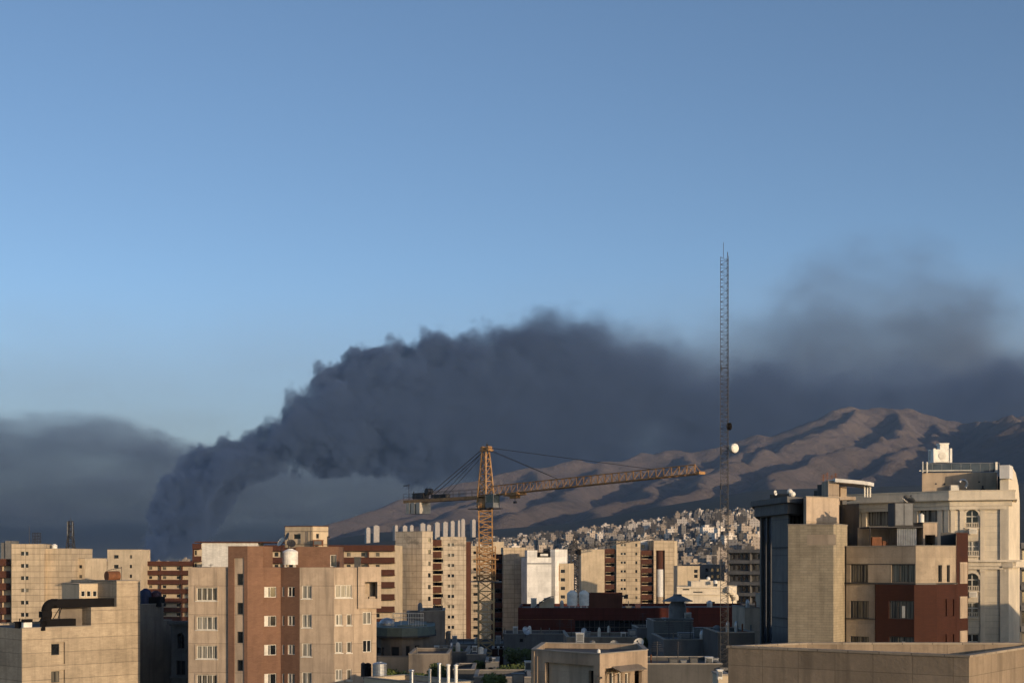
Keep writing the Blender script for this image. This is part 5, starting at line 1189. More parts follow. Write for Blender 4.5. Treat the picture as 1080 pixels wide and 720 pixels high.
mb = MB(); mb.box(PT(1002.8, 0, 141.6).x, 141.6, Z(518.4, 141), PT(1011.5, 0, 141.6).x, 142.2, Z(511, 141)); mb.build('casing', M['frame_w'], t)
mb = MB(); c_ = PT(1015.5, 510.5, 141.4)
pts_ = [c_ + Vector((.42 * math.cos(a), 0, .42 * math.sin(a))) for a in np.linspace(2.6, -.9, 9)]
for a, b in zip(pts_, pts_[1:]): mb.tube(a, b, .15, 8)
mb.build('pipe_bend', M['steel'], t)
mb = MB(); mb.lathe(PT(1036.5, 518.4, 141.5), [(0, 0), (.2, 0), (.2, .25), (.1, .35), (.1, .6), (0, .6)], 10); solo('roof_vent', mb, M['darkcrane'], 'small dark vent stub right of centre on the palace parapet roof', 'vent', PT(1036.5, 518.4, 141.5))
for px, py, k_ in ((1025.3, 560, 'window air conditioner below the upper arched window of the palace'), (1025.3, 626.5, 'window air conditioner below the lower arched window of the palace')):
    t2 = thing('air_conditioner', k_, 'air conditioner', PT(px, py + 2.5, 138.9)); q = PT(px, py, 138.9)
    mb = MB(); mb.box(q.x - .38, 138.55, q.z - .26, q.x + .38, 139.1, q.z + .26); mb.build('casing', M['frame_w'], t2)
    mb = MB()
    for i in range(6): mb.box(q.x - .32, 138.52, q.z - .2 + i * .07, q.x + .32, 138.548, q.z - .17 + i * .07)
    mb.build('grille', M['greypaint'], t2)
# pavilion with white canopy left of the palace roof
t = thing('roof_pavilion', 'open roof pavilion under a pale curved canopy left of the palace roof', 'pavilion', PT(898, 524, 142))
mb = MB(); x0 = PT(873.5, 0, 141).x; mb.box(x0, 141, Z(526, 141), PT(885, 0, 141).x, 144, Z(506.5, 141)); mb.build('pier', M['tan'], t)
mb = MB(); mb.box(PT(886.5, 0, 142).x, 142, Z(526, 141), PT(893, 0, 142).x, 144, Z(512, 141)); mb.build('pier', M['tan2'], t)
mb = MB(); NN = 10
for i in range(NN):
    a, b = i / NN, (i + 1) / NN; f = lambda q: PT(881 + 40.8 * q, 504.2 + 3.6 * q + 1.2 * q ** 6, 140.4)
    for (z0, z1) in ((-.35, 0),): mb.obox(f(a) + Vector((0, 0, z0)), f(b) - f(a), (0, 4.5, 0), (0, 0, .35))
mb.build('canopy', M['white_panel'], t)
mb = MB()
for x in (911.5, 914.4, 917.3): mb.box(PT(x, 0, 141).x, 141, Z(524, 141), PT(x + 1.4, 0, 141).x, 141.15, Z(510, 141))
mb.build('post', M['frame_w'], t)
mb = MB(); mb.box(PT(880, 0, 141).x, 140.9, Z(527, 141), PT(902.5, 0, 141).x, 145, Z(523.4, 141)); mb.build('base', M['tan'], t)
mb = MB(); mb.prism([P(862, 152), P(874, 150), P(874, 158), P(862, 158)], Z(530, 152), Z(511, 152)); mb.prism([P(858.6, 153), P(861.9, 152.6), P(861.9, 158), P(858.6, 158)], Z(530, 152), Z(517, 152)); mb.build('dark_block', M['greydark'], t)
for i, (x, y) in enumerate(((868, 500), (872, 498), (877, 500.5), (881, 498.5))):
    mb = MB(); mb.tube(PT(x, 511, 152), PT(x + .5, y, 152), .05, 4)
    for k in range(4): mb.tube(PT(x - 2, y + 1.5 + k * 1.6, 152), PT(x + 2.4, y + 1 + k * 1.6, 152), .03, 4)
    tag(solo('tv_aerial', mb, M['redrust'], 'spindly television aerial in the cluster above the dark block by the pavilion', 'aerial', PT(x, 511, 152)), 'spindly television aerial in the cluster above the dark block by the pavilion', 'aerial', 'aerials by the roof pavilion')
# block beyond the palace at the right edge
t = thing('apartment_building', 'dark far block with railings showing past the palace at the right edge', 'building', (*P(1090, 220), 0))
banded(t, quadplan(1072, 220, 1130, 222, 12), Z(572, 220), 3.2, 8, .9, wx(2.2, 1.6), wallmat='greydark')
mb = MB()
for ch in t.children:
    if ch.name.startswith('balcony'): ch.data.materials[0] = M['grey']

# ---------------------------------------------------------------- parapet roof at the bottom right
t = thing('rooftop', 'nearest flat roof with plain stone parapet filling the bottom right corner', 'building', (*P(960, 49), 0))
v = [P(768, 50.4), P(1022, 45.2), P(1112, 52.4), P(848, 52.6)]
zt = Z(693, 45.2)
M['parapet'] = wall_mat('parapet_stone', (.34, .26, .18), var=.55, streak=.6, seam=(1.35, .85, .012, .55), bump=.5)
block(t, v, 0, zt, 'parapet', parapet=.55, pt=.22, coping=False)
cb = MB(); i2, ou = inset(v, .26), inset(v, -.04)
for k in range(4):
    A, B_, C_, D_ = ou[k], ou[(k + 1) % 4], i2[(k + 1) % 4], i2[k]; cb.face([(*A, zt + .075), (*B_, zt + .075), (*C_, zt + .075), (*D_, zt + .075)])
    cb.face([(*A, zt + .003), (*B_, zt + .003), (*B_, zt + .075), (*A, zt + .075)]); cb.face([(*D_, zt + .075), (*C_, zt + .075), (*C_, zt + .003), (*D_, zt + .003)]); cb.face([(*A, zt + .003), (*D_, zt + .003), (*C_, zt + .003), (*B_, zt + .003)])
M['coping2'] = wall_mat('parapet_coping', (.38, .31, .23), streak=.4, var=.5, seam=(1.1, 40, .02, .45)); cb.build('coping', M['coping2'], t)
# ================================================================== low roofs in the middle
# small bright house at the bottom
YX = 95.
t = thing('roof_house', 'small peach lit roof house with awning and dark slot windows, bottom centre', 'house', (*P(620, 98), 0))
v = [P(561, 99.5), P(632.5, 94.6), P(683, 99.2), P(676, 106), P(572, 108)]
zt = Z(688.5, 96)
A, B_ = v[0], v[1]; C_ = v[2]
h0 = hole_px(A, B_, 575, 626, 699.6, 900); h1 = hole_px(B_, C_, 638, 677, 702.5, 900)
block(t, v, 0, zt, 'peach', {0: [(h0[0], h0[1], 0, h0[3], .35)], 1: [(h1[0], h1[1], 0, h1[3], .6)]}, parapet=.35)
mb = MB(); hd = hole_px(A, B_, 617, 625.4, 707, 900); facade(mb, A, B_, 0, h0[3], [(hd[0], hd[1], 0, hd[3], .3)], .3, -.35, u_range=(h0[0], h0[1])); mb.build('recessed_wall', M['tan2'], t)
mb = MB(); mb.face([wpt(A, B_, u, z, -.6) for u, z in ((hd[0], 0), (hd[1], 0), (hd[1], hd[3]), (hd[0], hd[3]))]); mb.build('door', M['black'], t)
hs = [hole_px(B_, C_, *q) for q in ((642.5, 647.6, 708, 740), (650.4, 656, 709, 740), (659, 663.8, 709, 740), (667, 671.6, 709.5, 740))]
mb = MB(); facade(mb, B_, C_, 0, h1[3], hs, .3, -.6, u_range=(h1[0], h1[1])); mb.build('recessed_wall', M['peach'], t)
for h in hs: win(t, B_, C_, h, .86, mull=0, style='glassd', fr='frame_w')
mb = MB(); hu = hole_px(B_, C_, 645, 673, 701, 706)
a0, a1 = wpt(B_, C_, hu[0], hu[3] - .05, .004), wpt(B_, C_, hu[1], hu[3] - .05, .004); nn_ = wdir(B_, C_)[1]
mb.obox(a0, a1 - a0, nn_ * .75 - Vector((0, 0, .3)), Vector((0, 0, .05))); mb.build('awning', M['greybrown'], t)
mb = MB()
for k in range(2): mb.tube(wpt(B_, C_, hu[0] + .2 + k * (hu[1] - hu[0] - .4), hu[3] - .75, -.2), wpt(B_, C_, hu[0] + .2 + k * (hu[1] - hu[0] - .4), hu[3] - .33, .7), .02, 4)
mb.build('awning_stay', M['darkcrane'], t)
mb = MB(); wbox(mb, A, B_, .02, .3, 0, zt - .05, .003, .08); wbox(mb, A, B_, .42, .6, 0, zt - .4, .003, .05); mb.build('pilaster', M['peach'], t)
mb = MB(); mb.lathe(PT(631.5, 689.5, 95.2), [(0, 0), (.09, 0), (.12, .15), (.1, .3), (.03, .36), (0, .36)], 10); solo('lamp', mb, M['whitep'], 'white globe lamp on the corner of the peach lit roof house', 'lamp', PT(631.5, 689.5, 95.2))
mb = MB(); q = PT(631, 714.5, 94.2); mb.tube(q, q + Vector((.25, -.1, .03)), .06, 6); mb.box(q.x - .1, q.y - .1, q.z - .1, q.x + .12, q.y + .1, q.z + .06); mb.tube(q + Vector((0, .1, 0)), q + Vector((0, .5, .1)), .02, 4); solo('security_camera', mb, M['darkcrane'], 'dark security camera at the corner below the globe lamp', 'camera', q)
dish('pale dish and bracket behind the peach lit roof house parapet', 674, 678, 108, .42, -30, 30, 'frame_w', stand=1.)

# round green roofed building
YG = 170.
t = thing('apartment_building', 'round fronted shaded building with a green metal fascia', 'building', (*P(424, 176), 0))
plan = [P(393, 172), P(402, 169.6), P(412, 168.4), P(424, 168), P(436, 168.6), P(446, 170.4), P(453, 173), P(453, 184), P(393, 184)]
W = {1: [hole_px(plan[1], plan[2], 402.6, 404.6, 682, 693)], 2: [hole_px(plan[2], plan[3], 412.4, 421, 681.5, 692.5)], 3: [hole_px(plan[3], plan[4], 428, 432.4, 680.5, 692)], 4: [hole_px(plan[4], plan[5], 437.6, 442, 680, 688)], 0: [hole_px(plan[0], plan[1], 397, 401.6, 682, 689)]}
block(t, plan, 0, Z(671, 169), 'greybrown', W, parapet=.05, coping=False)
for k, hs in W.items():
    for h in hs: win(t, plan[k], plan[k + 1], h, mull=0, style='glassd', fr='frame_d')
ov = inset(plan, -.7); mb = MB(); mb.prism(ov, Z(670.9, 169), Z(661, 169)); mb.build('fascia', M['greenroof'], t)
ov = inset(plan, -.82); mb = MB(); mb.prism(ov, Z(671.6, 169), Z(670, 169)); mb.build('fascia_lip', M['darkcrane'], t)
mb = MB(); mb.prism([P(419, 170), P(450, 172), P(450, 183), P(421, 183)], Z(660.9, 170), Z(659, 170)); mb.build('upper_roof', M['greenroof'], t)
t = thing('water_tank', 'shiny dome topped galvanised tank on the round green roof', 'tank', PT(408, 661, 173))
mb = MB(); mb.lathe(PT(408.3, 661, 173), [(0, 0), (.92, 0), (.95, .5), (.8, .85), (.45, 1.08), (.15, 1.14), (0, 1.14)], 24); mb.build('drum', M['steel'], t, smooth=True)
mb = MB()
for x in (414.5, 423, 431): mb.tube(PT(x, 661, 171), PT(x, 646, 171), .05, 5)
for y in (646.3, 651): mb.tube(PT(414.5, y, 171), PT(447, y, 171), .045, 5)
for k in range(9): mb.tube(PT(433 + k * 1.7, 660, 171), PT(433 + k * 1.7, 646.3, 171), .03, 4)
solo('roof_railing', mb, M['frame_w'], 'pale pipe frame and railing on the round green roof', 'railing', PT(430, 661, 171))
t = thing('apartment_building', 'blank grey block with a sloping step behind the round green roof', 'building', (*P(455, 186), 0))
v = [P(443, 181), P(469, 184), P(469.5, 194), P(446, 194)]; block(t, v, 0, Z(644, 183), 'greybrown', parapet=.3)
v = [P(429, 188), P(447, 188), P(447, 194), P(430, 194)]; block(t, v, 0, Z(645.5, 188), 'grey', parapet=.2, name='wing_wall')
block(t, quadplan(470, 186, 473.6, 186, 5), 0, Z(667.5, 186), 'greybrown', parapet=.2, name='wing_wall')
def lowblk(label, x0, x1, y, Y, mat='grey', dep=9, holes=(), Y1=None, name='low_building', cat='building', parapet=.3, roof='roof', coping=True):
    t = thing(name, label, cat, (*P((x0 + x1) / 2, Y + dep / 2), 0)); pl = quadplan(x0, Y, x1, Y1 or Y, dep)
    hs = [hole_px(pl[0], pl[1], *q) for q in holes]; block(t, pl, 0, Z(y, Y), mat, {0: hs}, parapet=parapet, roof=roof, coping=coping)
    for h in hs: win(t, pl[0], pl[1], h, mull=0, style='glassd', fr='frame_d')
    return t
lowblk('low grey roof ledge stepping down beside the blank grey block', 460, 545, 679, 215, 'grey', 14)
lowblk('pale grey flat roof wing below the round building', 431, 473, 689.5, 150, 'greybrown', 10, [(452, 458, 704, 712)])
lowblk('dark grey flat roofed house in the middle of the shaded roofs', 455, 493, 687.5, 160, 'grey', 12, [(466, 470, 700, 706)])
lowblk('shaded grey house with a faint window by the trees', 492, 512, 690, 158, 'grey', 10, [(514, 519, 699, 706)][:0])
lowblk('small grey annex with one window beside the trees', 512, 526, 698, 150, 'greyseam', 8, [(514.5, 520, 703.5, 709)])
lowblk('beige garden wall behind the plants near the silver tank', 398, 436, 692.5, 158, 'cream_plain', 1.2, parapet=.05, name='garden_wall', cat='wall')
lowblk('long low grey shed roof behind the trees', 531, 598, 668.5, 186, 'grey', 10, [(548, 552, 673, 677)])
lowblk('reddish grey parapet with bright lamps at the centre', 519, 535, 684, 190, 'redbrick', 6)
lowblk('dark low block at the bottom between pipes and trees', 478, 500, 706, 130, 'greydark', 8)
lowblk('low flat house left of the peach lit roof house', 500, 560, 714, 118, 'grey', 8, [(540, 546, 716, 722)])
for i, (x, y) in enumerate(((525.6, 682.3), (531.6, 681.8), (538.6, 680.8))):
    mb = MB(); c_ = PT(x, y, 189); mb.lathe(c_ - Vector((0, 0, .16)), [(0, 0), (.16, .06), (.2, .18), (.14, .32), (0, .38)], 12); mb.tube(c_ - Vector((0, 0, 1.)), c_ - Vector((0, 0, .16)), .04, 5)
    solo('globe_lamp', mb, M['whitep'], ['leftmost of three white globes over the reddish parapet', 'middle one of three white globes over the reddish parapet', 'rightmost of three white globes over the reddish parapet'][i], 'lamp', c_ - Vector((0, 0, 1.)), 'white globes over the reddish parapet')
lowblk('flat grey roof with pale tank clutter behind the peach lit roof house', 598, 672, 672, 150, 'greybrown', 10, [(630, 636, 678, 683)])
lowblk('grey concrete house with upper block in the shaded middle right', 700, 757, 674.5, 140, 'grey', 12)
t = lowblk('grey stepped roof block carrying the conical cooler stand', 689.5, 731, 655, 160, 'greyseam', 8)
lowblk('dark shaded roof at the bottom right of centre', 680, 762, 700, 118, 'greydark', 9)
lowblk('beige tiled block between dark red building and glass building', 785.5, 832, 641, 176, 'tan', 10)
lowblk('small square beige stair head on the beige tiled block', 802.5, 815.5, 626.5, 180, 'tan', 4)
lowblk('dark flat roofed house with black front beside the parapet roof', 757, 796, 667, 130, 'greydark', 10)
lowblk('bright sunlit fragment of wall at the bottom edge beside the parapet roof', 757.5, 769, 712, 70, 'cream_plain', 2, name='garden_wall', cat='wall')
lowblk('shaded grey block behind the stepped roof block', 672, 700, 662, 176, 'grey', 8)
# conical cooler on stand
t = thing('cooling_tower', 'grey conical cooling unit under a wide flat hat on the stepped roof block', 'cooler', PT(714, 655, 161.5))
c_ = Vector((P(714.5, 162)[0], 162, Z(651.2, 162)))
mb = MB(); mb.lathe(c_, [(0, 0), (1.02, 0), (1.02, 1.3), (.55, 2.2), (.5, 2.3), (.5, 2.7), (0, 2.7)], 18); mb.build('body', M['greypaint'], t)
mb = MB(); mb.lathe(c_ + Vector((0, 0, 1.9)), [(.5, .5), (1.75, -.02), (1.75, .05), (.5, .62)], 18); mb.build('hat', M['greypaint'], t)
mb = MB(); mb.box(c_.x - 1.7, 160.8, c_.z - .15, c_.x + 1.7, 163.4, c_.z - .003); 
for a in (-1.4, 1.3): mb.box(c_.x + a, 161, c_.z - .5, c_.x + a + .12, 163, c_.z - .152)
mb.build('deck', M['greypaint'], t)
cooler('grey box cooler right of the conical cooling unit', 732, 744, 661.5, 673, 150, 1.2, 'greypaint')
cooler('second grey box cooler lower by the stepped roof block', 716, 731, 667, 674.5, 146, 1.2, 'greypaint')
tank('pale grey round tank with neck on the dark shaded roof right of the coolers', 756, 659, 672, 140, 5.5, 'greypaint', legs=False, dome=.5)
cooler('white fronted cooler at the left of the pale tank clutter roof', 607.5, 616, 667, 678, 140, .9, 'steel')
cooler('low grey cooler on the roof under the dark red glazing', 663, 671, 664, 671, 152, .9, 'greypaint')
tank('small dim tank at the left of the flat grey roof under the glazing', 625, 675, 683, 138, 3, 'greypaint', legs=False)
dish('dim satellite dish on the pale clutter roof', 648, 680, 138, .5, 10, 30, 'greypaint', stand=.8)
dish('dim dish facing right near the long shed roof', 554.5, 665, 185, .6, 40, 25, 'steel', stand=.8)
for i, (x0, x1, y0, y1) in enumerate(((706, 715, 694, 706), (718, 724, 696, 706), (728, 736, 693, 706))):
    cooler(['leftmost dark cooler of the row on the shaded bottom roof', 'slim middle cooler of the row on the shaded bottom roof', 'rightmost dark cooler of the row on the shaded bottom roof'][i], x0, x1, y0, y1, 119, .8, 'greydark' if i != 1 else 'greypaint', 'coolers on the shaded bottom roof')
cooler('bright white box at the roof edge left of the peach lit roof house', 553.5, 560.5, 697, 708, 105, .6, 'whitep')
cooler('bluish cooler at the bottom left of the peach lit roof house', 540, 553, 710, 722, 104, .8, 'greypaint')
cooler('little pale roof unit near the crane foot', 498, 503, 681, 687.4, 158, .8, 'steel')
tank('small pale round tank near the crane foot', 507, 681.5, 690, 159, 3., 'whitep', legs=False)
cooler('bright end wall cooler at the edge of the parapet roof', 757.2, 762, 706, 716, 69, .4, 'whitep')
# chimney pipes
for x, w_, y, Y_, mat, lab in ((472.8, 1.7, 700, 95, 'whitep', 'left one of a pair of white flue pipes at the bottom edge'), (481, 1.7, 700.4, 95, 'whitep', 'right one of a pair of white flue pipes at the bottom edge'),
                         (463.4, 1.8, 698.6, 97, 'steel', 'blue grey flue pipe left of the white pair'), (453.3, 1.3, 705, 98, 'frame_w', 'thin pale flue pipe between garden and blue grey pipe'),
                         (434.2, 2.2, 705.6, 99, 'steel', 'stout pale flue pipe rising from the plants')):
    k = Y_ / F; c_ = Vector((P(x, Y_)[0], Y_, Z(735, Y_)))
    t = thing('flue_pipe', lab, 'pipe', c_, 'flue pipes at the bottom edge')
    mb = MB(); mb.tube(c_, Vector((c_.x, Y_, Z(y + 1.6, Y_))), w_ * k, 14); mb.build('pipe', M[mat], t)
    mb = MB(); mb.lathe(Vector((c_.x, Y_, Z(y + 1.6, Y_))), [(w_ * k * 1.0, 0), (w_ * k * 1.45, .02), (w_ * k * 1.35, .08), (0, .14)], 14); mb.build('cowl', M[mat], t)
tank('silver ribbed water tank behind the reed topped parapet', 400.5, 697.5, 714, 112, 7.6, 'steel', legs=False, dome=.25)
tank('dark water tank left of the silver ribbed one', 388, 698.5, 713, 113, 3.6, 'black', legs=False, dome=.2)
tank('narrow dark tank beside the silver ribbed one', 383, 698, 713, 113.5, 2.4, 'darkcrane', legs=False, dome=.2)
lowblk('pale parapet of a low roof at the bottom edge left of the flue pipes', 384, 455, 714.5, 108, 'cream_plain', 4, Y1=102)
# ---------------------------------------------------------------- radio mast with dishes
YM = 118.; xm = P(765, YM)[0]
t = thing('radio_mast', 'very tall slender lattice radio mast rising against the smoke', 'mast', (xm, YM, Z(706, YM)))
lowp = Z(700, YM)
mb = MB(); lattice(mb, (xm, YM, Z(703, YM)), (xm, YM, Z(271, YM)), .40, .40, 110, .028, 3, .012); mb.build('lattice', M['mastm'], t)
mb = MB(); mb.tube((xm - .17, YM - .1, Z(272, YM)), (xm - .17, YM - .1, Z(256, YM)), .02, 5); mb.tube((xm + .17, YM - .1, Z(272, YM)), (xm + .17, YM - .1, Z(266, YM)), .03, 5); mb.build('whip_aerial', M['mastm'], t)
mb = MB(); mb.box(xm - .5, YM - .5, Z(706, YM), xm + .5, YM + .5, Z(703.1, YM)); mb.build('plinth', M['grey'], t)
mb = MB()
for y in (388, 475, 512): mb.tube((xm - .35, YM - .1, Z(y, YM)), (xm + .2, YM - .1, Z(y, YM)), .03, 5); mb.tube((xm - .35, YM - .1, Z(y + 4, YM)), (xm - .35, YM - .1, Z(y - 3, YM)), .035, 5)
mb.build('bracket', M['mastm'], t)
def drum(label, px, py, r, mat, az):
    c_ = PT(px, py, YM - .3); ax = Vector((math.sin(R(az)), -math.cos(R(az)), 0)); t2 = thing('drum_antenna', label, 'antenna', c_ - Vector((0, 0, r)))
    mb = MB(); mb.tube(c_ - ax * r * .5, c_ + ax * r * .3, r, 20); mb.build('drum', M['black' if mat != 'whitep' else 'frame_w'], t2)
    prof = [(r * math.cos(a), r * .4 * math.sin(a)) for a in np.linspace(0, 1.57, 6)]; mb = MB(); a_ = ax.orthogonal().normalized(); b_ = ax.cross(a_)
    for (r0, h0), (r1, h1) in zip(prof, prof[1:]):
        for k in range(20):
            f = lambda rr, hh, kk: c_ + ax * (r * .302 + hh) + (a_ * math.cos(kk * math.pi / 10) + b_ * math.sin(kk * math.pi / 10)) * max(rr, 1e-4)
            mb.face([f(r0, h0, k), f(r0, h0, k + 1), f(r1, h1, k + 1), f(r1, h1, k)])
    mb.build('radome', M[mat], t2, smooth=True)
    mb = MB(); mb.tube(c_ - ax * r * .5, Vector((xm + .1, YM, c_.z)), .05, 6); mb.build('arm', M['mastm'], t2)
drum('dark round antenna drum on the radio mast above the white one', 769.3, 449.5, .30, 'black', 75)
drum('white round antenna drum sticking out of the radio mast', 774, 472.5, .40, 'whitep', 30)
# ---------------------------------------------------------------- trees
def leafmat(name, a, b):
    m, n, l, p = newmat(name); oi = n.new('ShaderNodeNewGeometry'); 
    f = ntex(n, l, oi.outputs['Position'], 1.3, 3, .6); l.new(mixc(n, l, remap(n, l, f, .35, .65), a, b), p.inputs['Base Color'])
    p.inputs['Roughness'].default_value = .6; p.inputs['Specular IOR Level'].default_value = .25; return m
M['leaf'] = leafmat('dark_leaves', (.045, .07, .02), (.11, .13, .04)); M['leaf2'] = leafmat('green_leaves', (.06, .09, .022), (.12, .14, .04))
def tree(label, px, py, Y, wpx, hpx, mat='leaf', seed=1, group=None, n=2200):
    rr = random.Random(seed); k = Y / F; c = Vector((P(px, Y)[0], Y, Z(py + hpx / 2, Y))); rad = wpx * k / 2; hh = hpx * k / 2
    t = thing('tree', label, 'tree', (c.x, c.y, 0), group)
    mb = MB(); top = c.z; mb.tube((c.x, c.y, 0), (c.x + .1, c.y, top * .8), .28, 8, .16)
    limbs = []
    for i in range(9):
        a = rr.uniform(0, 6.28); q = Vector((c.x + rad * .7 * math.cos(a) * rr.uniform(.4, 1), c.y + rad * .7 * math.sin(a) * rr.uniform(.4, 1), top + hh * rr.uniform(-.4, .8))); limbs.append(q)
        mb.tube((c.x + .1, c.y, top * .72 - .3), q, .11, 5, .03)
    mb.build('trunk', M['bark'], t)
    mb = MB(); cl = [(q, rr.uniform(.28, .5) * rad) for q in limbs] + [(Vector((c.x + rad * rr.gauss(0, .42), c.y + rad * rr.gauss(0, .42), top + hh * rr.uniform(-.8, .75))), rr.uniform(.2, .42) * rad) for i in range(14)]
    for i in range(n):
        q, r_ = rr.choice(cl); dv = Vector((rr.gauss(0, 1), rr.gauss(0, 1), rr.gauss(0, .8))).normalized() * r_ * rr.random() ** .45
        p_ = q + dv; a = Vector((rr.gauss(0, 1), rr.gauss(0, 1), rr.gauss(0, .7))).normalized(); b = a.orthogonal().normalized(); s_ = rr.uniform(.09, .2)
        mb.face([p_ - a * s_, p_ + b * s_ * .6, p_ + a * s_, p_ - b * s_ * .6])
    mb.build('crown', M[mat], t)
tree('dark leafy tree behind the white globes', 545, 684, 172, 34, 24, 'leaf', 3)
tree('dark tree in front of the long grey shed, right of the leafy one', 572, 681, 170, 30, 18, 'leaf', 4)
tree('deep shaded tree standing low near the small annex', 540, 703, 146, 44, 26, 'leaf', 5, n=3000)
tree('sunlit edged shrub tree beside the silver ribbed tank', 412, 703, 152, 20, 30, 'leaf2', 6)
tree('dark round tree between the grey stepped block and the shaded house', 684, 672, 168, 26, 20, 'leaf', 21)
tree('tall narrow dark tree left of the small grey annex', 505, 696, 156, 16, 24, 'leaf', 22)
tree('dark tree crown poking up behind the flat wing of the round building', 478, 683, 168, 24, 18, 'leaf', 23)
tree('small dark tree between the silver tank and the blank grey block', 462, 700, 140, 22, 22, 'leaf', 24)
tree('broad dark tree at the bottom edge left of the peach lit roof house', 522, 712, 112, 34, 22, 'leaf2', 25, n=2600)
tree('low dark bush tree behind the stout flue pipe', 428, 710, 146, 22, 20, 'leaf', 8)
tree('dark tree between the stout flue pipe and the thin pale pipe', 445, 710, 147, 22, 22, 'leaf', 9)

M['farwhite'] = wall_mat('far_pale_cladding', (.42, .38, .34), streak=.2)
# ---------------------------------------------------------------- far white towers on the foothills
for i, (x0, x1, y0, y1) in enumerate(((386.5, 391.6, 556.5, 567), (394.2, 401.6, 554.3, 567), (416.6, 420.4, 554, 562), (425, 430.6, 554.5, 562), (432.6, 437, 554, 562), (443.6, 449.8, 552, 562), (450.4, 455.6, 553.6, 562), (459, 465, 551, 558.6), (467.6, 473.4, 550.5, 558.6), (475.5, 480.4, 549.6, 558), (483, 486, 549, 556), (486.6, 491.4, 547.6, 556), (498, 502.6, 548, 554))):
    Y_ = 2500 + 12 * i; mb = MB(); x1 = x0 + (x1 - x0) * .8; a = quadplan(x0, Y_, x1, Y_ + 3, 9); mb.prism(a, 5, Z(y0, Y_)); q = quadplan(x0 + .2 * (x1 - x0), Y_ + 2, x1 - .3 * (x1 - x0), Y_ + 2, 4); mb.prism(q, Z(y0, Y_) + .01, Z(y0 - .9, Y_))
    solo('far_tower', mb, M['farwhite'] if 'farwhite' in M else M['white_panel'], 'white high rise standing in the row of towers on the foothills', 'tower', (*P((x0 + x1) / 2, Y_), 5), 'white high rises on the foothills')

# ---------------------------------------------------------------- the hillside city
def housemat(name, a, b):
    m, n, l, p = newmat(name); oi = n.new('ShaderNodeObjectInfo'); tc = n.new('ShaderNodeTexCoord')
    br = n.new('ShaderNodeTexBrick'); br.offset = 0; br.inputs['Scale'].default_value = 1; br.inputs['Brick Width'].default_value = 3.2; br.inputs['Row Height'].default_value = 3.1; br.inputs['Mortar Size'].default_value = .75; br.inputs['Mortar Smooth'].default_value = .05
    br.inputs['Color1'].default_value = (.42, .40, .38, 1); br.inputs['Color2'].default_value = (.6, .57, .54, 1); br.inputs['Mortar'].default_value = (1, 1, 1, 1); l.new(tc.outputs['UV'], br.inputs['Vector'])
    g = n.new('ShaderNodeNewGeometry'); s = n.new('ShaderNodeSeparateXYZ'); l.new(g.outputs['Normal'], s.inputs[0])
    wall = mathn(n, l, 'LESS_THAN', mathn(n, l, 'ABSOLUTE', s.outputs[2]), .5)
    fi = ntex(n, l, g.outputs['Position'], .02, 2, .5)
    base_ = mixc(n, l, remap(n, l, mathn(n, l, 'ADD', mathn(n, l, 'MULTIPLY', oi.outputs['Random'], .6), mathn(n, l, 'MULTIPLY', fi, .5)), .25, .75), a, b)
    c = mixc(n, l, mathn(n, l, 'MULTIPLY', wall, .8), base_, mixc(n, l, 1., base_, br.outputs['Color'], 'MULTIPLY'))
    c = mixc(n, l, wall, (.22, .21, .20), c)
    l.new(c, p.inputs['Base Color']); p.inputs['Roughness'].default_value = .85; return m
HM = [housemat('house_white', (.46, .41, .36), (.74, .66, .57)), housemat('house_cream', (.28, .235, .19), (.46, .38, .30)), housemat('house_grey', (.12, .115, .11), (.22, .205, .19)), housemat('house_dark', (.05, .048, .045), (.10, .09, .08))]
def house_shape(mb, x, y, z, w_, d_, h_, rot, rr):
    ca, sa = math.cos(rot), math.sin(rot)
    def pr(x0, y0, x1, y1, z0, z1): mb.prism([(x + a * ca - b * sa, y + a * sa + b * ca) for a, b in ((x0, y0), (x1, y0), (x1, y1), (x0, y1))], z0, z1)
    kind = rr.randrange(4)
    pr(-w_ / 2, -d_ / 2, w_ / 2, d_ / 2, z - 8, z + h_)
    pr(-w_ / 2 - .3, -d_ / 2 - .3, w_ / 2 + .3, d_ / 2 + .3, z + h_ + .002, z + h_ + .6)
    a = rr.uniform(-.4, .1) * w_; pr(a, -d_ * .25, a + w_ * rr.uniform(.25, .4), d_ * .3, z + h_ + .602, z + h_ + 3.2)
    if kind == 0: pr(w_ / 2 + .01, -d_ * .3, w_ / 2 + w_ * .35, d_ * .4, z - 8, z + h_ * .62)
    if kind == 1: pr(-w_ * .8, -d_ * .35, -w_ / 2 - .01, d_ * .45, z - 8, z + h_ * .75)
    if kind == 2: pr(-w_ * .3, -d_ / 2 - 1.6, w_ * .3, -d_ / 2 - .01, z - 8, z + h_ * .9)
rr = random.Random(11); cands = []
def cz1(x, y): return float(city_z(np.array([float(x)]), np.array([float(y)]))[0])
tries = 0
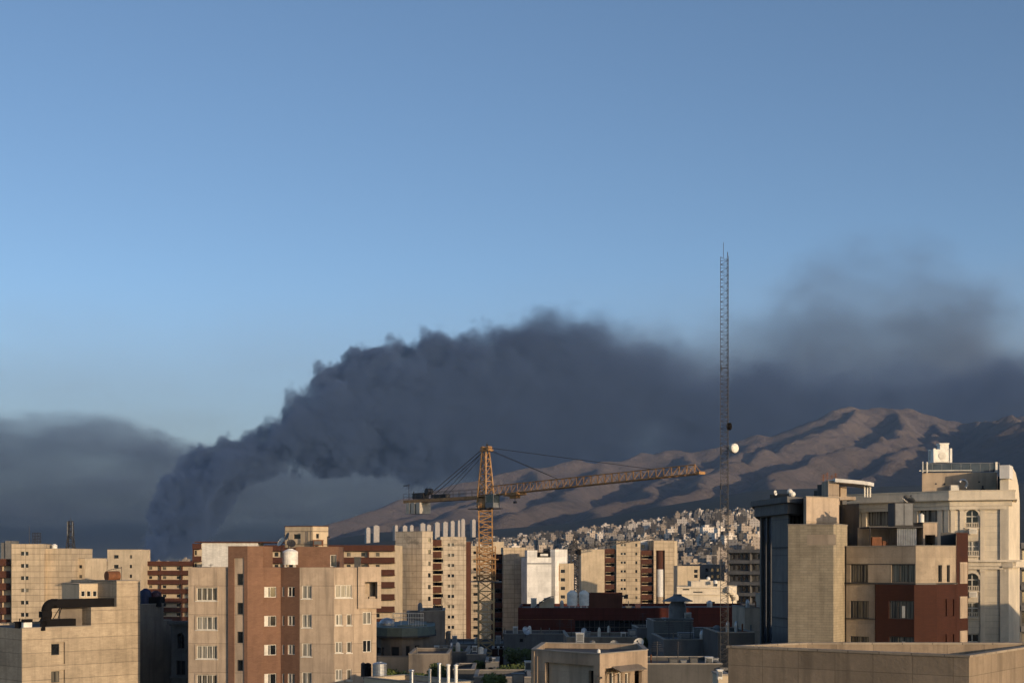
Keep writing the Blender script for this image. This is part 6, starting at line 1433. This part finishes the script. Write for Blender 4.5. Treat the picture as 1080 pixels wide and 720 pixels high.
while len(cands) < 1900 and tries < 40000:
    tries += 1
    right = rr.random() < .86
    px = rr.uniform(500, 812) if right else rr.uniform(-20, 500)
    Y_ = 900 * (3000 / 900) ** (rr.random() ** .75)
    # the built-up edge on the hill: higher towards the right
    lim = float(np.interp(px, [-20, 360, 500, 560, 620, 680, 730, 800], [590, 579, 566, 561, 554, 545, 536, 532]))
    kq = round(math.log(Y_ / 900) / math.log(1.03)); Y_ = 900 * 1.03 ** kq + rr.uniform(-4, 4)
    x = P(px, Y_)[0]; z = cz1(x, Y_)
    w_, d_ = rr.choice([rr.uniform(5.5, 9), rr.uniform(8, 14)]), rr.uniform(6, 11); h_ = rr.choice([5, 6, 8, 8, 9, 12, 15, 20 if rr.random() < .5 else 9])
    y_top = HY - (z + h_ + 3 - H) / Y_ * F
    if y_top < lim + rr.uniform(-1, 4): continue
    if px < 360 and y_top < 581: continue
    if y_top > 606: continue
    cands.append((x, Y_, z, w_, d_, h_, (.28 if math.sin(x * .008 + kq * .35) > 0 else -.22) + rr.uniform(-.06, .06), rr.random()))
cands.sort(key=lambda c: -(c[3] + c[4]) * c[5] / c[1] ** 2)
kinds = ['white', 'cream', 'grey', 'dark']; stuffs = [MB() for _ in HM]
for i, c in enumerate(cands):
    b = .75 if c[1] > 1500 else .55
    m_ = 0 if c[7] < .24 else 1 if c[7] < .48 else 2 if c[7] < .72 else 3
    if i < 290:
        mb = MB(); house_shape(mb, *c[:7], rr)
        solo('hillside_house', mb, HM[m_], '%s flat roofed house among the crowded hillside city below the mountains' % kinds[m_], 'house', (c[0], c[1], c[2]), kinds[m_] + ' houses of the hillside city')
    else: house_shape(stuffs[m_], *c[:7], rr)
allmb = MB()
for k, s_ in enumerate(stuffs):
    off = len(allmb.v); allmb.v += s_.v; allmb.uv += s_.uv; allmb.f += [tuple(q + off for q in f_) for f_ in s_.f]; allmb.m += [k] * len(s_.f)
o = allmb.build('distant_city', HM); o['kind'] = 'stuff'; o['label'] = 'mass of tiny distant houses covering the hillside'

# ---------------------------------------------------------------- unseen blocks added beside the view to cast shade on the low roofs
for lab, x0, y0, x1, y1, zt_ in (('unseen grey block added for its shade right of the parapet roof', 64, 100, 82, 116, 30.), ('unseen tall cream block added for its shade far right of the palace', 92, 124, 120, 170, 40.)):
    t = thing('apartment_building', lab, 'building', ((x0 + x1) / 2, (y0 + y1) / 2, 0)); pl = [(x0, y0), (x1, y0), (x1, y1), (x0, y1)]
    hs = [(2 + 3.5 * a, 3.6 + 3.5 * a, 3 * b + 1, 3 * b + 2.5) for a in range(int((x1 - x0) / 3.6)) for b in range(int(zt_ / 3.3))]
    block(t, pl, 0, zt_, 'cream_plain', {0: hs}); 
    for h in hs: win(t, pl[0], pl[1], h, mull=0)

# ---------------------------------------------------------------- small plant scattered over the low roofs
spots = [(432, 437, 661, 176), (440, 446, 644, 186), (455, 461, 643.8, 187), (463, 468, 643.8, 188), (560, 566, 640.4, 206), (590, 595, 640.4, 208), (660, 666, 640.4, 206), (690, 696, 640.4, 207), (715, 720, 640.6, 208), (745, 752, 640.6, 209), (770, 776, 640.6, 209), (600, 605, 671.8, 153), (618, 623, 671.8, 154), (630, 634, 671.8, 155), (664, 668, 671.8, 153), (703, 708, 674.2, 144), (715, 719, 674.2, 145), (738, 742, 674.2, 146), (750, 755, 674.2, 143), (676, 680, 661.8, 178), (694, 698, 661.8, 179), (786, 791, 641, 178), (795, 800, 641, 179), (822, 828, 641, 178), (541, 546, 668.2, 189), (556, 561, 668.2, 190), (568, 573, 668.2, 190), (462, 467, 679, 219), (477, 482, 679, 220), (500, 505, 679, 219), (514, 519, 679, 221), (535, 540, 679, 220), (458, 463, 687.2, 164), (474, 478, 687.2, 165), (684, 690, 699.5, 121), (712, 718, 699.5, 122), (752, 758, 699.5, 122), (774, 779, 667, 133), (790, 795, 667, 134), (700, 707, 655, 160), (722, 729, 655, 161), (737, 745, 676, 141), (748, 754, 675, 141), (640, 646, 672.5, 151), (655, 660, 672.5, 152), (612, 620, 672.5, 152), (577, 582, 668.5, 187), (588, 593, 668.5, 188),
         (467, 472, 687, 162), (480, 486, 687, 163), (437, 442, 689.4, 151), (500, 506, 689.6, 159), (519, 523, 698, 151), (765, 770, 667, 131), (780, 787, 667, 131), (690, 696, 699.6, 120), (744, 752, 700, 120), (640, 644, 668, 190), (708, 713, 674.4, 142), (725, 731, 674.4, 143), (682, 688, 662, 177), (810, 815, 641, 177), (530, 535, 668.5, 187), (487, 491, 679, 217), (523, 528, 679, 217)]
rr = random.Random(5)
for i, (x0, x1, yb, Y_) in enumerate(spots):
    k = i % 4; xa, xb = P(x0, Y_)[0], P(x1, Y_)[0]; wd = xb - xa; zb = Z(yb, Y_) - .3; cxx = (xa + xb) / 2; lab, cat = None, None
    if k == 0: cooler('small grey cooler box among the plant on the shaded low roofs', x0, x1, yb - wd * 12, yb + 2, Y_, wd * .9, rr.choice(['steel', 'greypaint']), 'coolers scattered over the shaded low roofs')
    elif k == 1:
        mb = MB(); r_ = min(.5, wd * .4); mb.lathe((cxx, Y_, zb), [(0, 0), (r_, 0), (r_ * 1.03, 1.), (r_ * .8, 1.25), (r_ * .3, 1.4), (0, 1.4)], 14); solo('water_tank', mb, M[rr.choice(['steel', 'frame_w', 'greypaint'])], 'small upright water tank standing on one of the shaded low roofs', 'tank', (cxx, Y_, zb), 'small tanks on the shaded low roofs')
    elif k == 2:
        mb = MB(); mb.box(xa, Y_, zb, xb, Y_ + wd * .8, zb + wd * .55); mb.box(xa - .08, Y_ - .08, zb + wd * .55 + .003, xb + .08, Y_ + wd * .8 + .08, zb + wd * .55 + .1); mb.tube((cxx, Y_ + .3, zb), (cxx, Y_ + .3, zb + wd * .55 + .8), .07, 6); solo('roof_hatch', mb, M[rr.choice(['grey', 'greybrown', 'redrust'])], 'little roof hatch with a vent pipe on one of the shaded low roofs', 'hatch', (cxx, Y_, zb), 'hatches on the shaded low roofs')
    else:
        mb = MB(); mb.tube((cxx, Y_, zb), (cxx, Y_, zb + 2.2), .035, 5)
        for q in range(5): mb.tube((cxx - .6 + q * .07, Y_, zb + 1.4 + q * .18), (cxx + .6 - q * .07, Y_, zb + 1.4 + q * .18), .02, 4)
        solo('tv_aerial', mb, M['darkcrane'], 'thin television aerial standing on one of the shaded low roofs', 'aerial', (cxx, Y_, zb), 'television aerials on the shaded low roofs')
